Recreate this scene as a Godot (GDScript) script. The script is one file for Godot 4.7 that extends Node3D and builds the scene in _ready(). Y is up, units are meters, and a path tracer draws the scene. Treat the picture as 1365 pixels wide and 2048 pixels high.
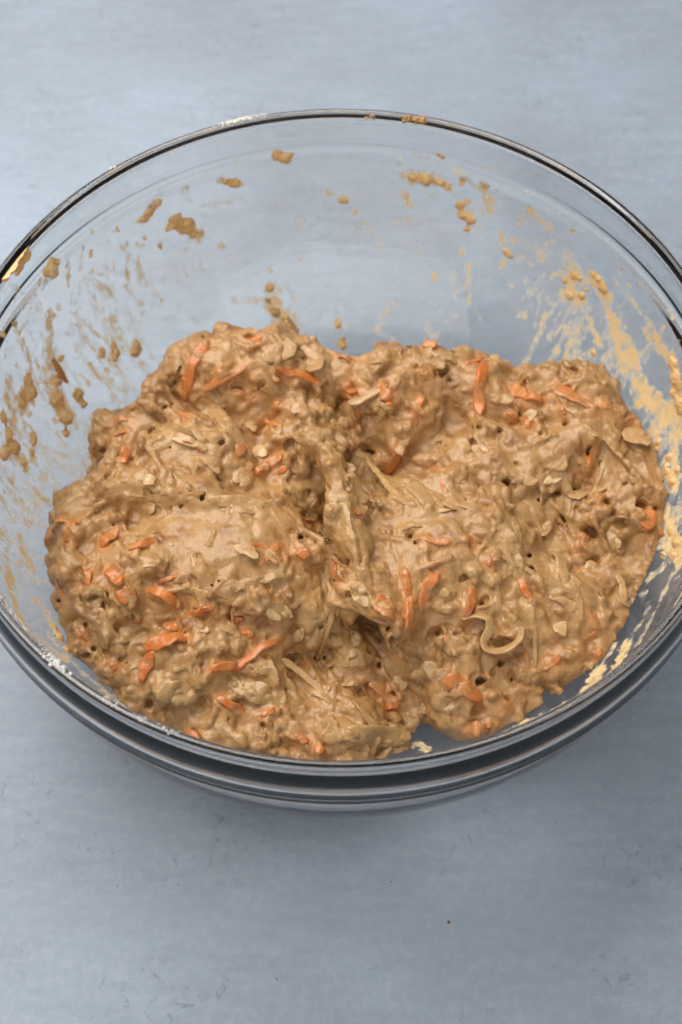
extends Node3D
# A glass mixing bowl of carrot, apple and oat batter on a blue-grey table. Shapes are worked out in millimetres
# (bowl axis at x = z = 0, table top at y = 0, camera looking from +z) and committed in metres.

const MM := 0.001

func _ready() -> void:
	setting()
	table()
	bowl()
	batter()
	film()
	dabs()
	rim_bits()
	crumbs()

# ---------------------------------------------------------------- camera, light, exposure
func setting() -> void:
	var cam := Camera3D.new()
	cam.name = "camera"
	cam.fov = 39.6
	cam.near = 0.02
	cam.far = 20.0
	add_child(cam)
	cam.position = Vector3(0, 0.50001, 0.27558)
	cam.rotation = Vector3(-1.034437, 0, 0)
	var at := CameraAttributesPhysical.new()
	at.frustum_focal_length = 12.0 / tan(deg_to_rad(39.6 / 2.0))
	at.frustum_focus_distance = 0.478
	at.exposure_aperture = 5.6
	at.frustum_near = 0.02
	at.frustum_far = 20.0
	cam.attributes = at
	cam.current = true

	var env := Environment.new()
	env.background_mode = Environment.BG_COLOR
	env.background_color = Color(0.45, 0.46, 0.475)
	env.tonemap_mode = Environment.TONE_MAPPER_LINEAR
	env.tonemap_exposure = 0.94
	env.sdfgi_enabled = true
	env.ssao_enabled = true
	env.ssil_enabled = true
	var we := WorldEnvironment.new()
	we.name = "environment"
	we.environment = env
	add_child(we)

	var key := AreaLight3D.new()  # main light, out of view, placed to light the bowl from back left
	key.name = "unseen_key_light"
	key.area_size = Vector2(1.2, 0.8)
	key.light_energy = 1.8
	key.light_color = Color(1.0, 0.985, 0.96)
	key.shadow_enabled = true
	key.area_range = 12.0
	key.area_attenuation = 2.0
	add_child(key)
	key.position = Vector3(-0.38, 0.92, -0.42)
	key.look_at(Vector3(0, 0.05, 0), Vector3.UP)

	var overhead_light := AreaLight3D.new()   # broad soft light out of view, placed to light everything from above
	overhead_light.name = "unseen_overhead_light"
	overhead_light.area_size = Vector2(4.0, 4.0)
	overhead_light.light_energy = 0.35
	overhead_light.light_color = Color(1.0, 0.99, 0.975)
	overhead_light.shadow_enabled = true
	overhead_light.area_range = 12.0
	overhead_light.area_attenuation = 2.0
	add_child(overhead_light)
	overhead_light.position = Vector3(0, 1.7, 0.5)
	overhead_light.rotation = Vector3(-PI / 2.0, 0, 0)

	var front_light := AreaLight3D.new()   # unseen soft light behind the camera, placed to brighten dabs and film
	front_light.name = "unseen_front_light"
	front_light.area_size = Vector2(2.8, 2.0)
	front_light.light_energy = 1.7
	front_light.light_color = Color(1.0, 0.99, 0.975)
	front_light.shadow_enabled = true
	front_light.area_range = 12.0
	front_light.area_attenuation = 2.0
	add_child(front_light)
	front_light.position = Vector3(0.1, 1.0, 1.45)
	front_light.look_at(Vector3(0, 0.08, 0), Vector3.UP)

# ---------------------------------------------------------------- shared helpers
func put(called: String, m: Mesh, mat: Material, parent: Node = self) -> MeshInstance3D:
	var o := MeshInstance3D.new()
	o.name = called
	o.mesh = m
	o.material_override = mat
	o.cast_shadow = GeometryInstance3D.SHADOW_CASTING_SETTING_ON
	parent.add_child(o, true)
	return o

func tag(o: Node, label: String, category := "", group := "", kind := "") -> Node:
	o.set_meta("label", label)
	if category:
		o.set_meta("category", category)
	if group:
		o.set_meta("group", group)
	if kind:
		o.set_meta("kind", kind)
	return o

func thing(called: String, label: String, category: String, group := "", where := Vector3.ZERO) -> Node3D:
	var o := Node3D.new()
	o.name = called
	add_child(o, true)
	o.position = where
	tag(o, label, category, group)
	return o

func lin(r: float, g: float, b: float, a := 1.0) -> Color:
	return Color(r, g, b, a).linear_to_srgb()

func noise(kind: int, wave: float, octaves: int, seeded: int, fractal := FastNoiseLite.FRACTAL_FBM) -> FastNoiseLite:
	var n := FastNoiseLite.new()
	n.noise_type = kind
	n.frequency = 1.0 / wave
	n.seed = seeded
	n.fractal_type = fractal if octaves > 1 or fractal != FastNoiseLite.FRACTAL_FBM else FastNoiseLite.FRACTAL_NONE
	n.fractal_octaves = octaves
	return n

class Shape:
	var v := PackedVector3Array()
	var n := PackedVector3Array()
	var c := PackedColorArray()
	var uv := PackedVector2Array()
	var i := PackedInt32Array()
	func tri(a: int, b: int, d: int) -> void:
		var up := n[a] + n[b] + n[d]
		if (v[d] - v[a]).cross(v[b] - v[a]).dot(up) < 0.0:
			i.append_array(PackedInt32Array([a, d, b]))
		else:
			i.append_array(PackedInt32Array([a, b, d]))
	func quad(a: int, b: int, d: int, e: int) -> void:
		tri(a, b, d)
		tri(a, d, e)
	func smooth() -> void:
		n.resize(v.size())
		n.fill(Vector3.ZERO)
		for k in range(0, i.size(), 3):
			var f := (v[i[k + 2]] - v[i[k]]).cross(v[i[k + 1]] - v[i[k]])
			n[i[k]] += f
			n[i[k + 1]] += f
			n[i[k + 2]] += f
		for k in n.size():
			n[k] = n[k].normalized()
	func done() -> ArrayMesh:
		var a := []
		a.resize(Mesh.ARRAY_MAX)
		var w := PackedVector3Array()
		w.resize(v.size())
		for k in v.size():
			w[k] = v[k] * 0.001
		a[Mesh.ARRAY_VERTEX] = w
		a[Mesh.ARRAY_NORMAL] = n
		if c.size():
			a[Mesh.ARRAY_COLOR] = c
		if uv.size():
			a[Mesh.ARRAY_TEX_UV] = uv
		a[Mesh.ARRAY_INDEX] = i
		var m := ArrayMesh.new()
		m.add_surface_from_arrays(Mesh.PRIMITIVE_TRIANGLES, a)
		return m

# ---------------------------------------------------------------- table
func table() -> void:
	var side := 1536
	var cloud := noise(FastNoiseLite.TYPE_SIMPLEX_SMOOTH, 420.0, 4, 11).get_seamless_image(side / 2, side / 2)
	cloud.resize(side, side, Image.INTERPOLATE_CUBIC)
	var flake_noise := noise(FastNoiseLite.TYPE_SIMPLEX_SMOOTH, 17.0, 4, 12)
	flake_noise.domain_warp_enabled = true
	flake_noise.domain_warp_amplitude = 15.0
	flake_noise.domain_warp_frequency = 0.05
	var flakes := flake_noise.get_seamless_image(side, side)
	var vein_noise := noise(FastNoiseLite.TYPE_SIMPLEX_SMOOTH, 56.0, 2, 13, FastNoiseLite.FRACTAL_RIDGED)
	vein_noise.domain_warp_enabled = true
	vein_noise.domain_warp_amplitude = 34.0
	vein_noise.domain_warp_frequency = 0.03
	var veins := vein_noise.get_seamless_image(side, side)
	var where := noise(FastNoiseLite.TYPE_SIMPLEX_SMOOTH, 190.0, 2, 14).get_seamless_image(side, side)
	var grain := noise(FastNoiseLite.TYPE_VALUE, 2.2, 1, 15).get_seamless_image(side, side)
	var a := cloud.get_data()
	var b := flakes.get_data()
	var d := veins.get_data()
	var e := where.get_data()
	var f := grain.get_data()
	var brush := noise(FastNoiseLite.TYPE_SIMPLEX_SMOOTH, 26.0, 4, 16).get_seamless_image(side / 4, side)   # drawn out sideways: strokes of the coating
	brush.resize(side, side, Image.INTERPOLATE_CUBIC)
	var h := brush.get_data()
	var out := PackedByteArray()
	out.resize(side * side * 3)
	var bump := PackedByteArray()
	bump.resize(side * side)
	for k in side * side:
		var cl := a[k] / 255.0 - 0.5
		var fl := smoothstep(0.54, 0.68, b[k] / 255.0) - 0.6 * smoothstep(0.46, 0.28, b[k] / 255.0)
		var ve := smoothstep(0.86, 0.98, d[k] / 255.0) * smoothstep(0.5, 0.75, e[k] / 255.0)
		var gr := f[k] / 255.0 - 0.5
		var br := h[k] / 255.0 - 0.5
		var t := 1.0 + 0.15 * cl + 0.018 * fl - 0.18 * ve + 0.012 * gr + 0.07 * br * (0.4 + e[k] / 255.0)
		var warm := 0.018 * fl - 0.02 * cl
		out[k * 3] = int(clampf((150.0 * (1.0 + warm)) * t, 0, 255))
		out[k * 3 + 1] = int(clampf(161.0 * t, 0, 255))
		out[k * 3 + 2] = int(clampf(175.0 * (1.0 - warm * 0.3) * t, 0, 255))
		bump[k] = int(clampf(120.0 + 40.0 * fl - 90.0 * ve + 26.0 * gr, 0, 255))
	var m := StandardMaterial3D.new()
	m.resource_name = "painted_board"
	m.albedo_texture = ImageTexture.create_from_image(Image.create_from_data(side, side, false, Image.FORMAT_RGB8, out))
	m.heightmap_enabled = true
	m.heightmap_scale = 0.012
	m.heightmap_texture = ImageTexture.create_from_image(Image.create_from_data(side, side, false, Image.FORMAT_L8, bump))
	m.roughness = 0.42
	m.metallic_specular = 0.4
	# a board 1.6 m by 1.5 m and 30 mm thick with a slightly eased edge
	var s := Shape.new()
	var hx := 800.0
	var z0 := -750.0
	var z1 := 650.0
	var rings := [[0.0, 0.0], [0.0, 0.0], [1.5, -0.5], [2.0, -2.0], [2.0, -30.0]]
	for q in rings.size():
		var grow: float = rings[q][0] - 2.0
		var y: float = rings[q][1]
		var corners := [Vector3(-hx - grow, y, z0 - grow), Vector3(hx + grow, y, z0 - grow), Vector3(hx + grow, y, z1 + grow), Vector3(-hx - grow, y, z1 + grow)]
		for p: Vector3 in corners:
			s.v.append(p)
			s.n.append(Vector3.UP if q == 0 else (Vector3(signf(p.x), 0.0 if q > 2 else 1.0, signf(p.z))).normalized())
			s.uv.append(Vector2(p.x, p.z) / 420.0 + Vector2(0.37, 0.21) + Vector2(0, y / 420.0))
	s.quad(0, 1, 2, 3)
	for q in range(1, rings.size() - 1):
		for k in 4:
			s.quad(q * 4 + k, q * 4 + (k + 1) % 4, q * 4 + 4 + (k + 1) % 4, q * 4 + 4 + k)
	tag(put("table_top", s.done(), m), "matt blue-grey mottled table top under the glass bowl", "table top", "", "structure")

# ---------------------------------------------------------------- bowl
func in_r(h: float) -> float:   # inner radius of the glass at height h
	if h >= 97.0:
		return lerpf(129.4, 129.3, clampf((h - 97.0) / 12.0, 0, 1)) - 0.62 * smoothstep(108.0, 113.0, h)
	if h >= 90.0:
		return lerpf(127.42, 129.4, smoothstep(90.0, 97.0, h))
	var t := (92.0 - h) / 85.0
	return 127.5 * pow(1.0 - pow(t, 2.4), 1.0 / 2.4) if t < 1.0 else 0.0

func bowl() -> void:
	var p := PackedVector2Array()   # the outline from the middle of the underside over the lip to the middle of the floor
	var marks := {}
	for k in 7:
		p.append(Vector2(k * 8.0, 1.2 if k < 6 else 0.9))
	p.append(Vector2(52.0, 0.1))
	p.append(Vector2(55.0, 0.0))
	p.append(Vector2(58.0, 0.4))
	marks.foot = [0, p.size() - 1]
	var h0 := p.size() - 1
	for k in range(1, 41):
		var ang := lerpf(0.235, 1.0, k / 40.0) * PI / 2.0
		var r := 132.2 * pow(sin(ang), 2.0 / 2.4)
		var h := 92.0 - 91.6 * pow(cos(ang), 2.0 / 2.4)
		if r > 60.0 and h > 0.8 and h < 91.0:
			p.append(Vector2(r, h))
	p.append_array(PackedVector2Array([Vector2(132.3, 91.4)]))
	marks.wall = [h0, p.size() - 1]
	h0 = p.size() - 1
	p.append_array(PackedVector2Array([Vector2(132.7, 92.0), Vector2(133.8, 92.3), Vector2(134.7, 92.8), Vector2(135.0, 93.6), Vector2(135.05, 94.6), Vector2(134.8, 95.8), Vector2(134.55, 97.2), Vector2(134.45, 101.0), Vector2(134.35, 105.0), Vector2(134.1, 107.5), Vector2(133.5, 109.5), Vector2(132.7, 111.2), Vector2(132.25, 112.4)]))
	marks.collar = [h0, p.size() - 1]
	h0 = p.size() - 1
	for k in 13:
		var ang := PI * k / 12.0
		p.append(Vector2(130.4 + 1.75 * cos(ang), 113.2 + 1.75 * sin(ang)))
	marks.rim = [h0, p.size() - 1]
	h0 = p.size() - 1
	for h in [112.2, 111.2, 110.2, 109.0, 106.0, 101.0, 99.0, 98.0, 97.0, 96.0, 95.0, 94.0, 93.0, 92.0, 91.0, 90.0, 89.0, 88.0, 87.0]:
		p.append(Vector2(in_r(h), h))
	for k in range(1, 36):
		var h := lerpf(86.0, 7.6, sin(k / 35.0 * PI / 2.0))
		p.append(Vector2(in_r(h), h))
	for k in range(1, 7):
		p.append(Vector2(lerpf(in_r(7.6), 0.0, k / 6.0), 7.6 - 0.6 * sin(k / 6.0 * PI / 2.0)))
	marks.inner_wall = [h0, p.size() - 1]
	var nn := PackedVector2Array()
	for k in p.size():
		var t := (p[mini(k + 1, p.size() - 1)] - p[maxi(k - 1, 0)]).normalized()
		nn.append(Vector2(t.y, -t.x))
	nn[0] = Vector2(0, -1)
	nn[-1] = Vector2(0, 1)
	var g := StandardMaterial3D.new()
	g.resource_name = "clear_glass"
	g.transparency = BaseMaterial3D.TRANSPARENCY_ALPHA
	g.albedo_color = Color(0.985, 0.988, 0.984, 0.0)
	g.refraction_enabled = true
	g.refraction_scale = 0.05
	g.roughness = 0.0
	g.metallic_specular = 0.36
	var b := thing("mixing_bowl", "large clear glass mixing bowl with a thick rounded rim holding the batter", "bowl")
	for part: String in marks:
		var s := Shape.new()
		var seg := 192
		var from: int = marks[part][0]
		var to: int = marks[part][1]
		for k in range(from, to + 1):
			for q in seg + 1:
				var th := TAU * q / seg
				s.v.append(Vector3(p[k].x * sin(th), p[k].y, p[k].x * cos(th)))
				s.n.append(Vector3(nn[k].x * sin(th), nn[k].y, nn[k].x * cos(th)))
		for k in to - from:
			for q in seg:
				var o := k * (seg + 1) + q
				s.quad(o, o + 1, o + seg + 2, o + seg + 1)
		put(part, s.done(), g, b)

# ---------------------------------------------------------------- batter: a field whose zero level is the surface
const STEP := 4.0            # coarse spacing
const NB := 6                # fine samples per coarse step
const ORG := Vector3(-124, 4, -108)
const CX := 63
const CY := 22
const CZ := 59
const FAR := 1.0e9
var fine := STEP / NB
var coarse := PackedFloat32Array()
var dense := PackedFloat32Array()
var nx := (CX - 1) * NB + 1
var ny := (CY - 1) * NB + 1
var nz := (CZ - 1) * NB + 1
var slabs := []
var lumps := [
	[-41, 22, 27, 50, 44, 44], [-75, 24, 38, 24, 40, 30], [-91, 18, 35, 18, 40, 20], [-54, 14, 64, 44, 40, 26], [-79, 14, 59, 26, 34, 26],
	[-94, 21, 14, 19, 36, 22], [-85, 22, 3, 20, 36, 20], [-81, 22, -19, 16, 30, 16], [115, 30, 10, 15, 22, 18], [105, 15, 37, 15, 24, 18], [97, 12, 50, 15, 22, 17], [114, 24, 26, 14, 22, 16],
	[-28, 13, 83, 44, 30, 24], [1, 12, 85, 24, 30, 22], [-47, 12, 86, 26, 28, 18], [-52, 26, -13, 34, 40, 26], [-64, 22, -5, 24, 40, 24],
	[-29, 28, -49, 34, 36, 22], [-48, 26, -49, 24, 34, 20], [-77, 14, -22, 18, 28, 16], [-13, 26, -22, 26, 36, 26],
	[39, 20, 22, 52, 44, 44], [21, 22, 41, 26, 40, 30], [22, 26, -36, 26, 36, 22], [60, 24, -38, 36, 36, 20], [91, 25, -26, 26, 38, 24],
	[81, 22, -14, 30, 36, 26], [102, 20, 2, 26, 36, 28], [104, 16, 28, 24, 34, 26], [72, 14, 42, 44, 40, 30], [41, 12, 65, 30, 36, 26],
	[-29, 30, -53, 30, 36, 20], [-46, 27, -52, 22, 34, 18], [-4, 27, -47, 20, 34, 18], [18, 28, -47, 20, 36, 16], [36, 27, -48, 24, 36, 16], [54, 27, -47, 26, 34, 16], [81, 26, -40, 24, 36, 18], [94, 25, -38, 24, 36, 20],
	[-72, 24, -33, 18, 34, 16], [-82, 24, -29, 14, 28, 14], [109, 24, -18, 18, 34, 16], [113, 24, 16, 14, 26, 20], [113, 26, -5, 16, 26, 18], [-39, 32, -57, 26, 36, 16], [-23, 32, -57, 20, 36, 16], [20, 31, -52, 22, 36, 14], [38, 29, -51, 26, 36, 14], [-56, 30, -51, 18, 34, 16], [88, 29, -43, 26, 36, 16],
	[63, 10, 73, 38, 30, 22], [38, 10, 83, 24, 24, 18], [83, 12, 60, 28, 30, 20], [59, 22, -14, 40, 36, 30],
]
var ridges := [   # folds piled on the mass: polyline, radius, blend
	[[-8, 66, -13], [1, 65, 20], [7, 60, 44], [20, 56, 59], 6.0, 9.0],
	[[-69, 60, 5], [-47, 62, 7], 5.0, 6.0],
]
var creases := [  # troughs cut into it
	[[-17, 62, -11], [-8, 55, 8], [1, 44, 25], [12, 44, 53], [21, 36, 75], [30, 26, 90], 6.5, 7.0],
	[[1, 58, -37], [11, 52, -18], 5.5, 6.0],
]
var n_big: FastNoiseLite
var n_shag: FastNoiseLite
var n_torn: FastNoiseLite
var n_lobe: FastNoiseLite
var n_fold: FastNoiseLite
var n_small: FastNoiseLite
var n_tint: FastNoiseLite
var pieces := []             # capsules added or cut at fine scale: [a, b, ra, rb, k, add]
var in_block := {}
var stain := PackedFloat32Array()

var batter_look: StandardMaterial3D
# what the eye can pick out in the batter, as places on it seen from above: x, z in millimetres
# shreds: from x, z to x, z, width, how far coated; flakes: x, z, radius, coat; folds: polyline, radius; pits: x, z, radius, depth
var carrot_spots := [
	[-51.0, -56.8, -59.5, -40.4, 4.1, 0.35], [-37.0, -45.7, -51.1, -40.2, 3.1, 0.50], [-88.3, -20.1, -80.2, -23.5, 1.7, 0.30], [-80.0, -14.2, -80.5, -8.6, 3.1, 0.40], [-97.5, 16.1, -98.3, 23.5, 3.8, 0.40], [-105.6, 15.5, -98.0, 15.8, 3.1, 0.50],
	[-85.4, 25.9, -81.1, 18.6, 4.1, 0.25], [-73.6, 32.5, -65.7, 27.2, 2.8, 0.30], [-89.3, 37.2, -88.4, 43.4, 2.4, 0.40], [-81.8, 38.1, -76.4, 45.0, 4.1, 0.20], [-63.9, 42.8, -57.8, 41.6, 1.5, 0.15], [-38.6, -9.6, -35.5, -14.6, 3.4, 0.40],
	[-80.6, -28.5, -84.9, -28.6, 2.4, 0.50], [-60.0, -29.9, -54.1, -23.5, 2.4, 0.85], [-41.4, -39.4, -35.8, -38.7, 2.4, 0.80], [-35.1, -57.7, -30.3, -56.0, 2.4, 0.20], [-23.1, -43.5, -8.6, -41.6, 2.4, 0.15], [-28.9, -31.7, -24.5, -26.0, 2.1, 0.30],
	[-25.7, -34.2, -22.8, -34.2, 1.7, 0.30], [-35.1, -37.7, -32.1, -37.7, 1.7, 0.60], [-0.8, -54.0, 4.5, -49.8, 2.8, 0.60], [1.8, -41.9, 5.3, -37.3, 3.4, 0.15], [14.3, -39.6, 18.3, -32.7, 4.5, 0.40], [16.1, -31.6, 18.9, -30.2, 1.5, 0.30],
	[32.1, -58.8, 36.1, -57.0, 3.1, 0.15], [29.5, -43.7, 33.0, -43.3, 2.4, 0.50], [26.6, -28.3, 30.8, -34.8, 3.4, 0.60], [8.5, 1.5, 13.1, 6.1, 1.4, 0.20], [-27.7, -10.0, -22.8, -14.3, 4.1, 0.60], [-32.3, -5.2, -28.4, -7.3, 2.4, 0.50],
	[17.1, -15.4, 24.6, -18.5, 2.8, 0.30], [33.9, -9.3, 36.5, -5.3, 2.4, 0.60], [29.4, 26.7, 37.8, 28.4, 2.8, 0.40], [-13.9, 11.2, -10.0, 8.9, 1.4, 0.40], [-25.7, 35.7, -21.6, 29.3, 2.1, 0.30], [-15.8, 31.5, -11.1, 32.5, 3.1, 0.15],
	[47.7, -49.1, 56.3, -52.9, 1.7, 0.10], [54.6, -49.8, 52.4, -30.4, 4.1, 0.20], [52.8, -56.9, 54.7, -55.9, 2.4, 0.50], [65.5, -42.3, 69.2, -35.3, 4.1, 0.50], [69.2, -35.0, 75.2, -33.0, 2.8, 0.10], [70.4, -50.4, 74.2, -52.6, 1.7, 0.30],
	[81.0, -36.5, 93.9, -28.3, 4.8, 0.45], [82.0, -29.5, 83.2, -26.0, 1.4, 0.30], [62.2, -30.1, 64.9, -29.2, 1.2, 0.20], [69.3, -27.3, 70.0, -22.9, 2.1, 0.20], [91.1, -6.2, 94.2, -14.6, 3.1, 0.35], [97.5, -29.2, 102.4, -29.2, 2.8, 0.85],
	[105.4, -25.3, 109.4, -27.8, 1.4, 0.60], [93.8, 2.8, 94.6, 7.7, 2.4, 0.80], [85.8, 22.1, 91.0, 17.0, 3.1, 0.40], [45.9, 27.1, 48.5, 29.2, 1.7, 0.20], [116.0, 19.0, 116.2, 18.5, 3.1, 0.25], [51.9, 32.9, 52.3, 36.4, 1.4, 0.40],
	[-66.8, 45.5, -58.0, 49.3, 3.8, 0.15], [-76.9, 50.3, -73.1, 47.1, 4.5, 0.50], [-55.3, 53.5, -43.5, 52.1, 2.4, 0.20], [-55.9, 57.3, -51.3, 54.5, 3.1, 0.75], [-61.2, 55.2, -56.9, 56.9, 3.1, 0.10], [-66.5, 64.6, -54.3, 62.6, 4.8, 0.05],
	[-68.8, 73.7, -65.1, 66.1, 3.8, 0.10], [-37.2, 54.0, -34.1, 54.0, 2.4, 0.60], [-34.2, 56.3, -31.0, 58.9, 2.8, 0.30], [-43.9, 72.3, -35.4, 69.4, 3.4, 0.15], [-35.4, 69.4, -23.0, 59.9, 2.9, 0.20], [-42.9, 80.2, -33.7, 84.6, 2.8, 0.30],
	[-67.0, 82.7, -64.4, 83.7, 1.4, 0.50], [-27.6, 84.9, -22.4, 83.5, 2.1, 0.60], [-53.4, 89.9, -48.7, 92.7, 1.7, 0.10], [-80.7, 68.5, -77.9, 70.7, 2.1, 0.50], [-103.1, 35.3, -98.4, 45.2, 1.7, 0.50], [-92.5, 57.3, -90.5, 59.3, 1.4, 0.40],
	[-32.5, 74.3, -30.3, 75.0, 1.5, 0.50], [-4.5, 30.7, -0.3, 46.3, 3.8, 0.60], [12.2, 53.5, 18.5, 57.3, 6.9, 0.65], [21.8, 39.2, 23.3, 48.8, 2.4, 0.35], [23.3, 48.8, 22.4, 59.6, 3.1, 0.40], [33.9, 39.8, 28.5, 50.7, 3.8, 0.30],
	[43.7, 52.8, 46.0, 44.5, 3.1, 0.30], [15.6, 76.8, 20.5, 75.5, 2.8, 0.30], [10.5, 67.4, 18.2, 73.7, 4.1, 0.85], [37.1, 74.2, 48.2, 79.3, 5.8, 0.30], [-17.8, 66.9, -14.3, 68.6, 1.7, 0.50], [-14.9, 93.2, -11.0, 94.0, 2.4, 0.60],
	[-9.2, 97.1, -5.9, 97.3, 2.8, 0.40], [63.4, 39.0, 67.0, 46.7, 2.4, 0.35], [87.8, 50.8, 90.8, 56.2, 3.4, 0.60], [70.1, 67.6, 76.6, 64.2, 2.8, 0.50], [89.3, 63.0, 91.9, 62.5, 2.1, 0.40], [60.1, 63.3, 63.1, 65.9, 3.1, 0.75],
	[56.6, 80.2, 58.6, 80.5, 1.4, 0.30], [44.6, 88.4, 49.6, 88.3, 4.1, 0.50], [49.1, 86.4, 53.9, 86.1, 2.4, 0.60], [110.2, 17.4, 112.2, 10.9, 4.5, 0.10],
]
var apple_spots := [
	[-62.4, -15.6, -50.7, -9.7, 3.1, 0.20], [33.5, -54.2, 43.7, -50.0, 1.7, 0.20], [15.0, -37.2, 4.3, -33.5, 2.2, 0.40], [-5.8, -47.8, -2.8, -40.2, 2.1, 0.40], [-15.8, -57.2, -6.2, -49.4, 2.4, 0.30], [-48.1, -34.2, -36.7, -16.5, 5.8, 0.60],
	[-46.1, 12.3, -27.5, 12.1, 4.5, 0.60], [14.7, -8.9, 31.9, 13.3, 6.9, 0.70], [64.8, 46.7, 67.3, 53.0, 2.8, 0.30], [100.1, 33.9, 101.2, 42.5, 3.1, 0.40], [78.0, 24.9, 77.7, 43.0, 4.5, 0.50], [67.7, 55.8, 68.1, 67.0, 1.5, 0.50],
	[3.0, 92.0, 22.5, 88.2, 6.5, 0.50], [-14.6, 70.1, -3.6, 79.4, 3.8, 0.50], [-36.9, 75.3, -24.7, 79.9, 6.2, 0.70], [-61.8, 78.3, -51.5, 79.9, 8.3, 0.60], [-5.0, 33.1, -4.9, 51.7, 2.2, 0.60], [-21.6, 65.3, -13.0, 65.1, 2.4, 0.60],
	[58.1, 27.9, 63.2, 40.6, 2.4, 0.60], [45.2, 36.7, 46.9, 41.2, 2.4, 0.40], [1.3, 17.1, 3.0, 32.8, 2.4, 0.70], [10.9, -16.5, 19.6, 5.5, 2.8, 0.60], [90.1, -17.6, 95.4, -16.0, 2.4, 0.10], [34.5, 48.0, 38.9, 44.7, 2.8, 0.60],
	[-76.7, 7.9, -63.5, 7.8, 2.2, 0.60], [-22.6, -2.9, -15.3, 2.9, 2.4, 0.70], [83.0, 41.2, 84.2, 51.9, 2.4, 0.60], [54.4, 42.4, 55.7, 51.6, 2.1, 0.50], [-83.9, 46.3, -79.7, 53.1, 2.4, 0.60], [21.0, 21.9, 29.8, 20.9, 2.4, 0.60],
	[3.0, 47.7, 9.9, 53.9, 3.1, 0.80], [-28.3, 42.6, -18.0, 39.0, 3.4, 0.80],
]
var oat_spots := [
	[-46.2, -38.3, 4.5, 0.50], [-33.9, -29.0, 3.8, 0.10], [-30.4, -15.3, 4.1, 0.15], [-15.5, -30.2, 4.5, 0.60], [-25.5, -25.0, 2.4, 0.20], [1.4, -29.1, 3.4, 0.60], [-47.2, -3.6, 4.1, 0.40], [-68.9, 4.1, 3.1, 0.20],
	[40.0, 12.4, 4.5, 0.10], [60.1, -36.3, 4.8, 0.60], [21.4, -20.2, 5.2, 0.55], [110.9, -19.3, 6.9, 0.45], [77.9, -2.1, 4.5, 0.30], [81.0, -5.6, 3.4, 0.10], [87.3, 3.2, 4.1, 0.40], [-32.8, 33.7, 4.5, 0.15],
	[-23.6, 34.9, 3.1, 0.30], [-66.4, 39.2, 2.1, 0.10], [-38.7, 57.6, 3.1, 0.05], [-24.1, 52.7, 3.4, 0.10], [-18.7, 51.8, 2.6, 0.30], [5.3, 54.7, 3.1, 0.30], [-14.6, 56.1, 2.8, 0.30], [-10.4, 56.6, 4.5, 0.50],
	[32.7, 69.7, 4.5, 0.20], [20.6, 69.3, 4.1, 0.40], [77.2, 54.5, 4.5, 0.15], [90.1, 30.7, 3.8, 0.50], [-47.3, 58.8, 2.4, 0.50], [-42.0, 63.6, 2.4, 0.40], [-74.8, 52.6, 3.4, 0.60], [-7.5, 74.1, 3.8, 0.70],
	[45.1, -36.8, 3.8, 0.50], [71.2, -27.9, 3.1, 0.40], [11.3, -38.7, 3.8, 0.50], [21.5, -56.9, 3.8, 0.50], [-10.0, -48.4, 6.5, 0.75], [-23.1, -49.0, 7.2, 0.80], [58.4, -54.9, 3.8, 0.50], [93.7, 1.9, 3.4, 0.50],
	[69.3, 0.2, 3.1, 0.50], [33.6, -26.5, 3.4, 0.60], [99.6, 21.6, 3.1, 0.60], [-37.2, -1.5, 3.4, 0.60], [-58.1, 35.9, 3.1, 0.70], [1.3, 62.9, 3.1, 0.70], [58.0, 37.4, 3.4, 0.70], [51.5, -13.8, 4.1, 0.70],
	[74.3, 16.1, 3.4, 0.60], [-37.0, 45.9, 3.8, 0.75], [-69.1, 10.8, 3.1, 0.60], [-83.9, 53.7, 3.1, 0.70], [-28.3, 69.6, 3.1, 0.70], [-3.9, 89.0, 3.4, 0.70], [64.6, 58.9, 3.1, 0.60], [28.1, 76.9, 3.4, 0.70],
]
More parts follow.
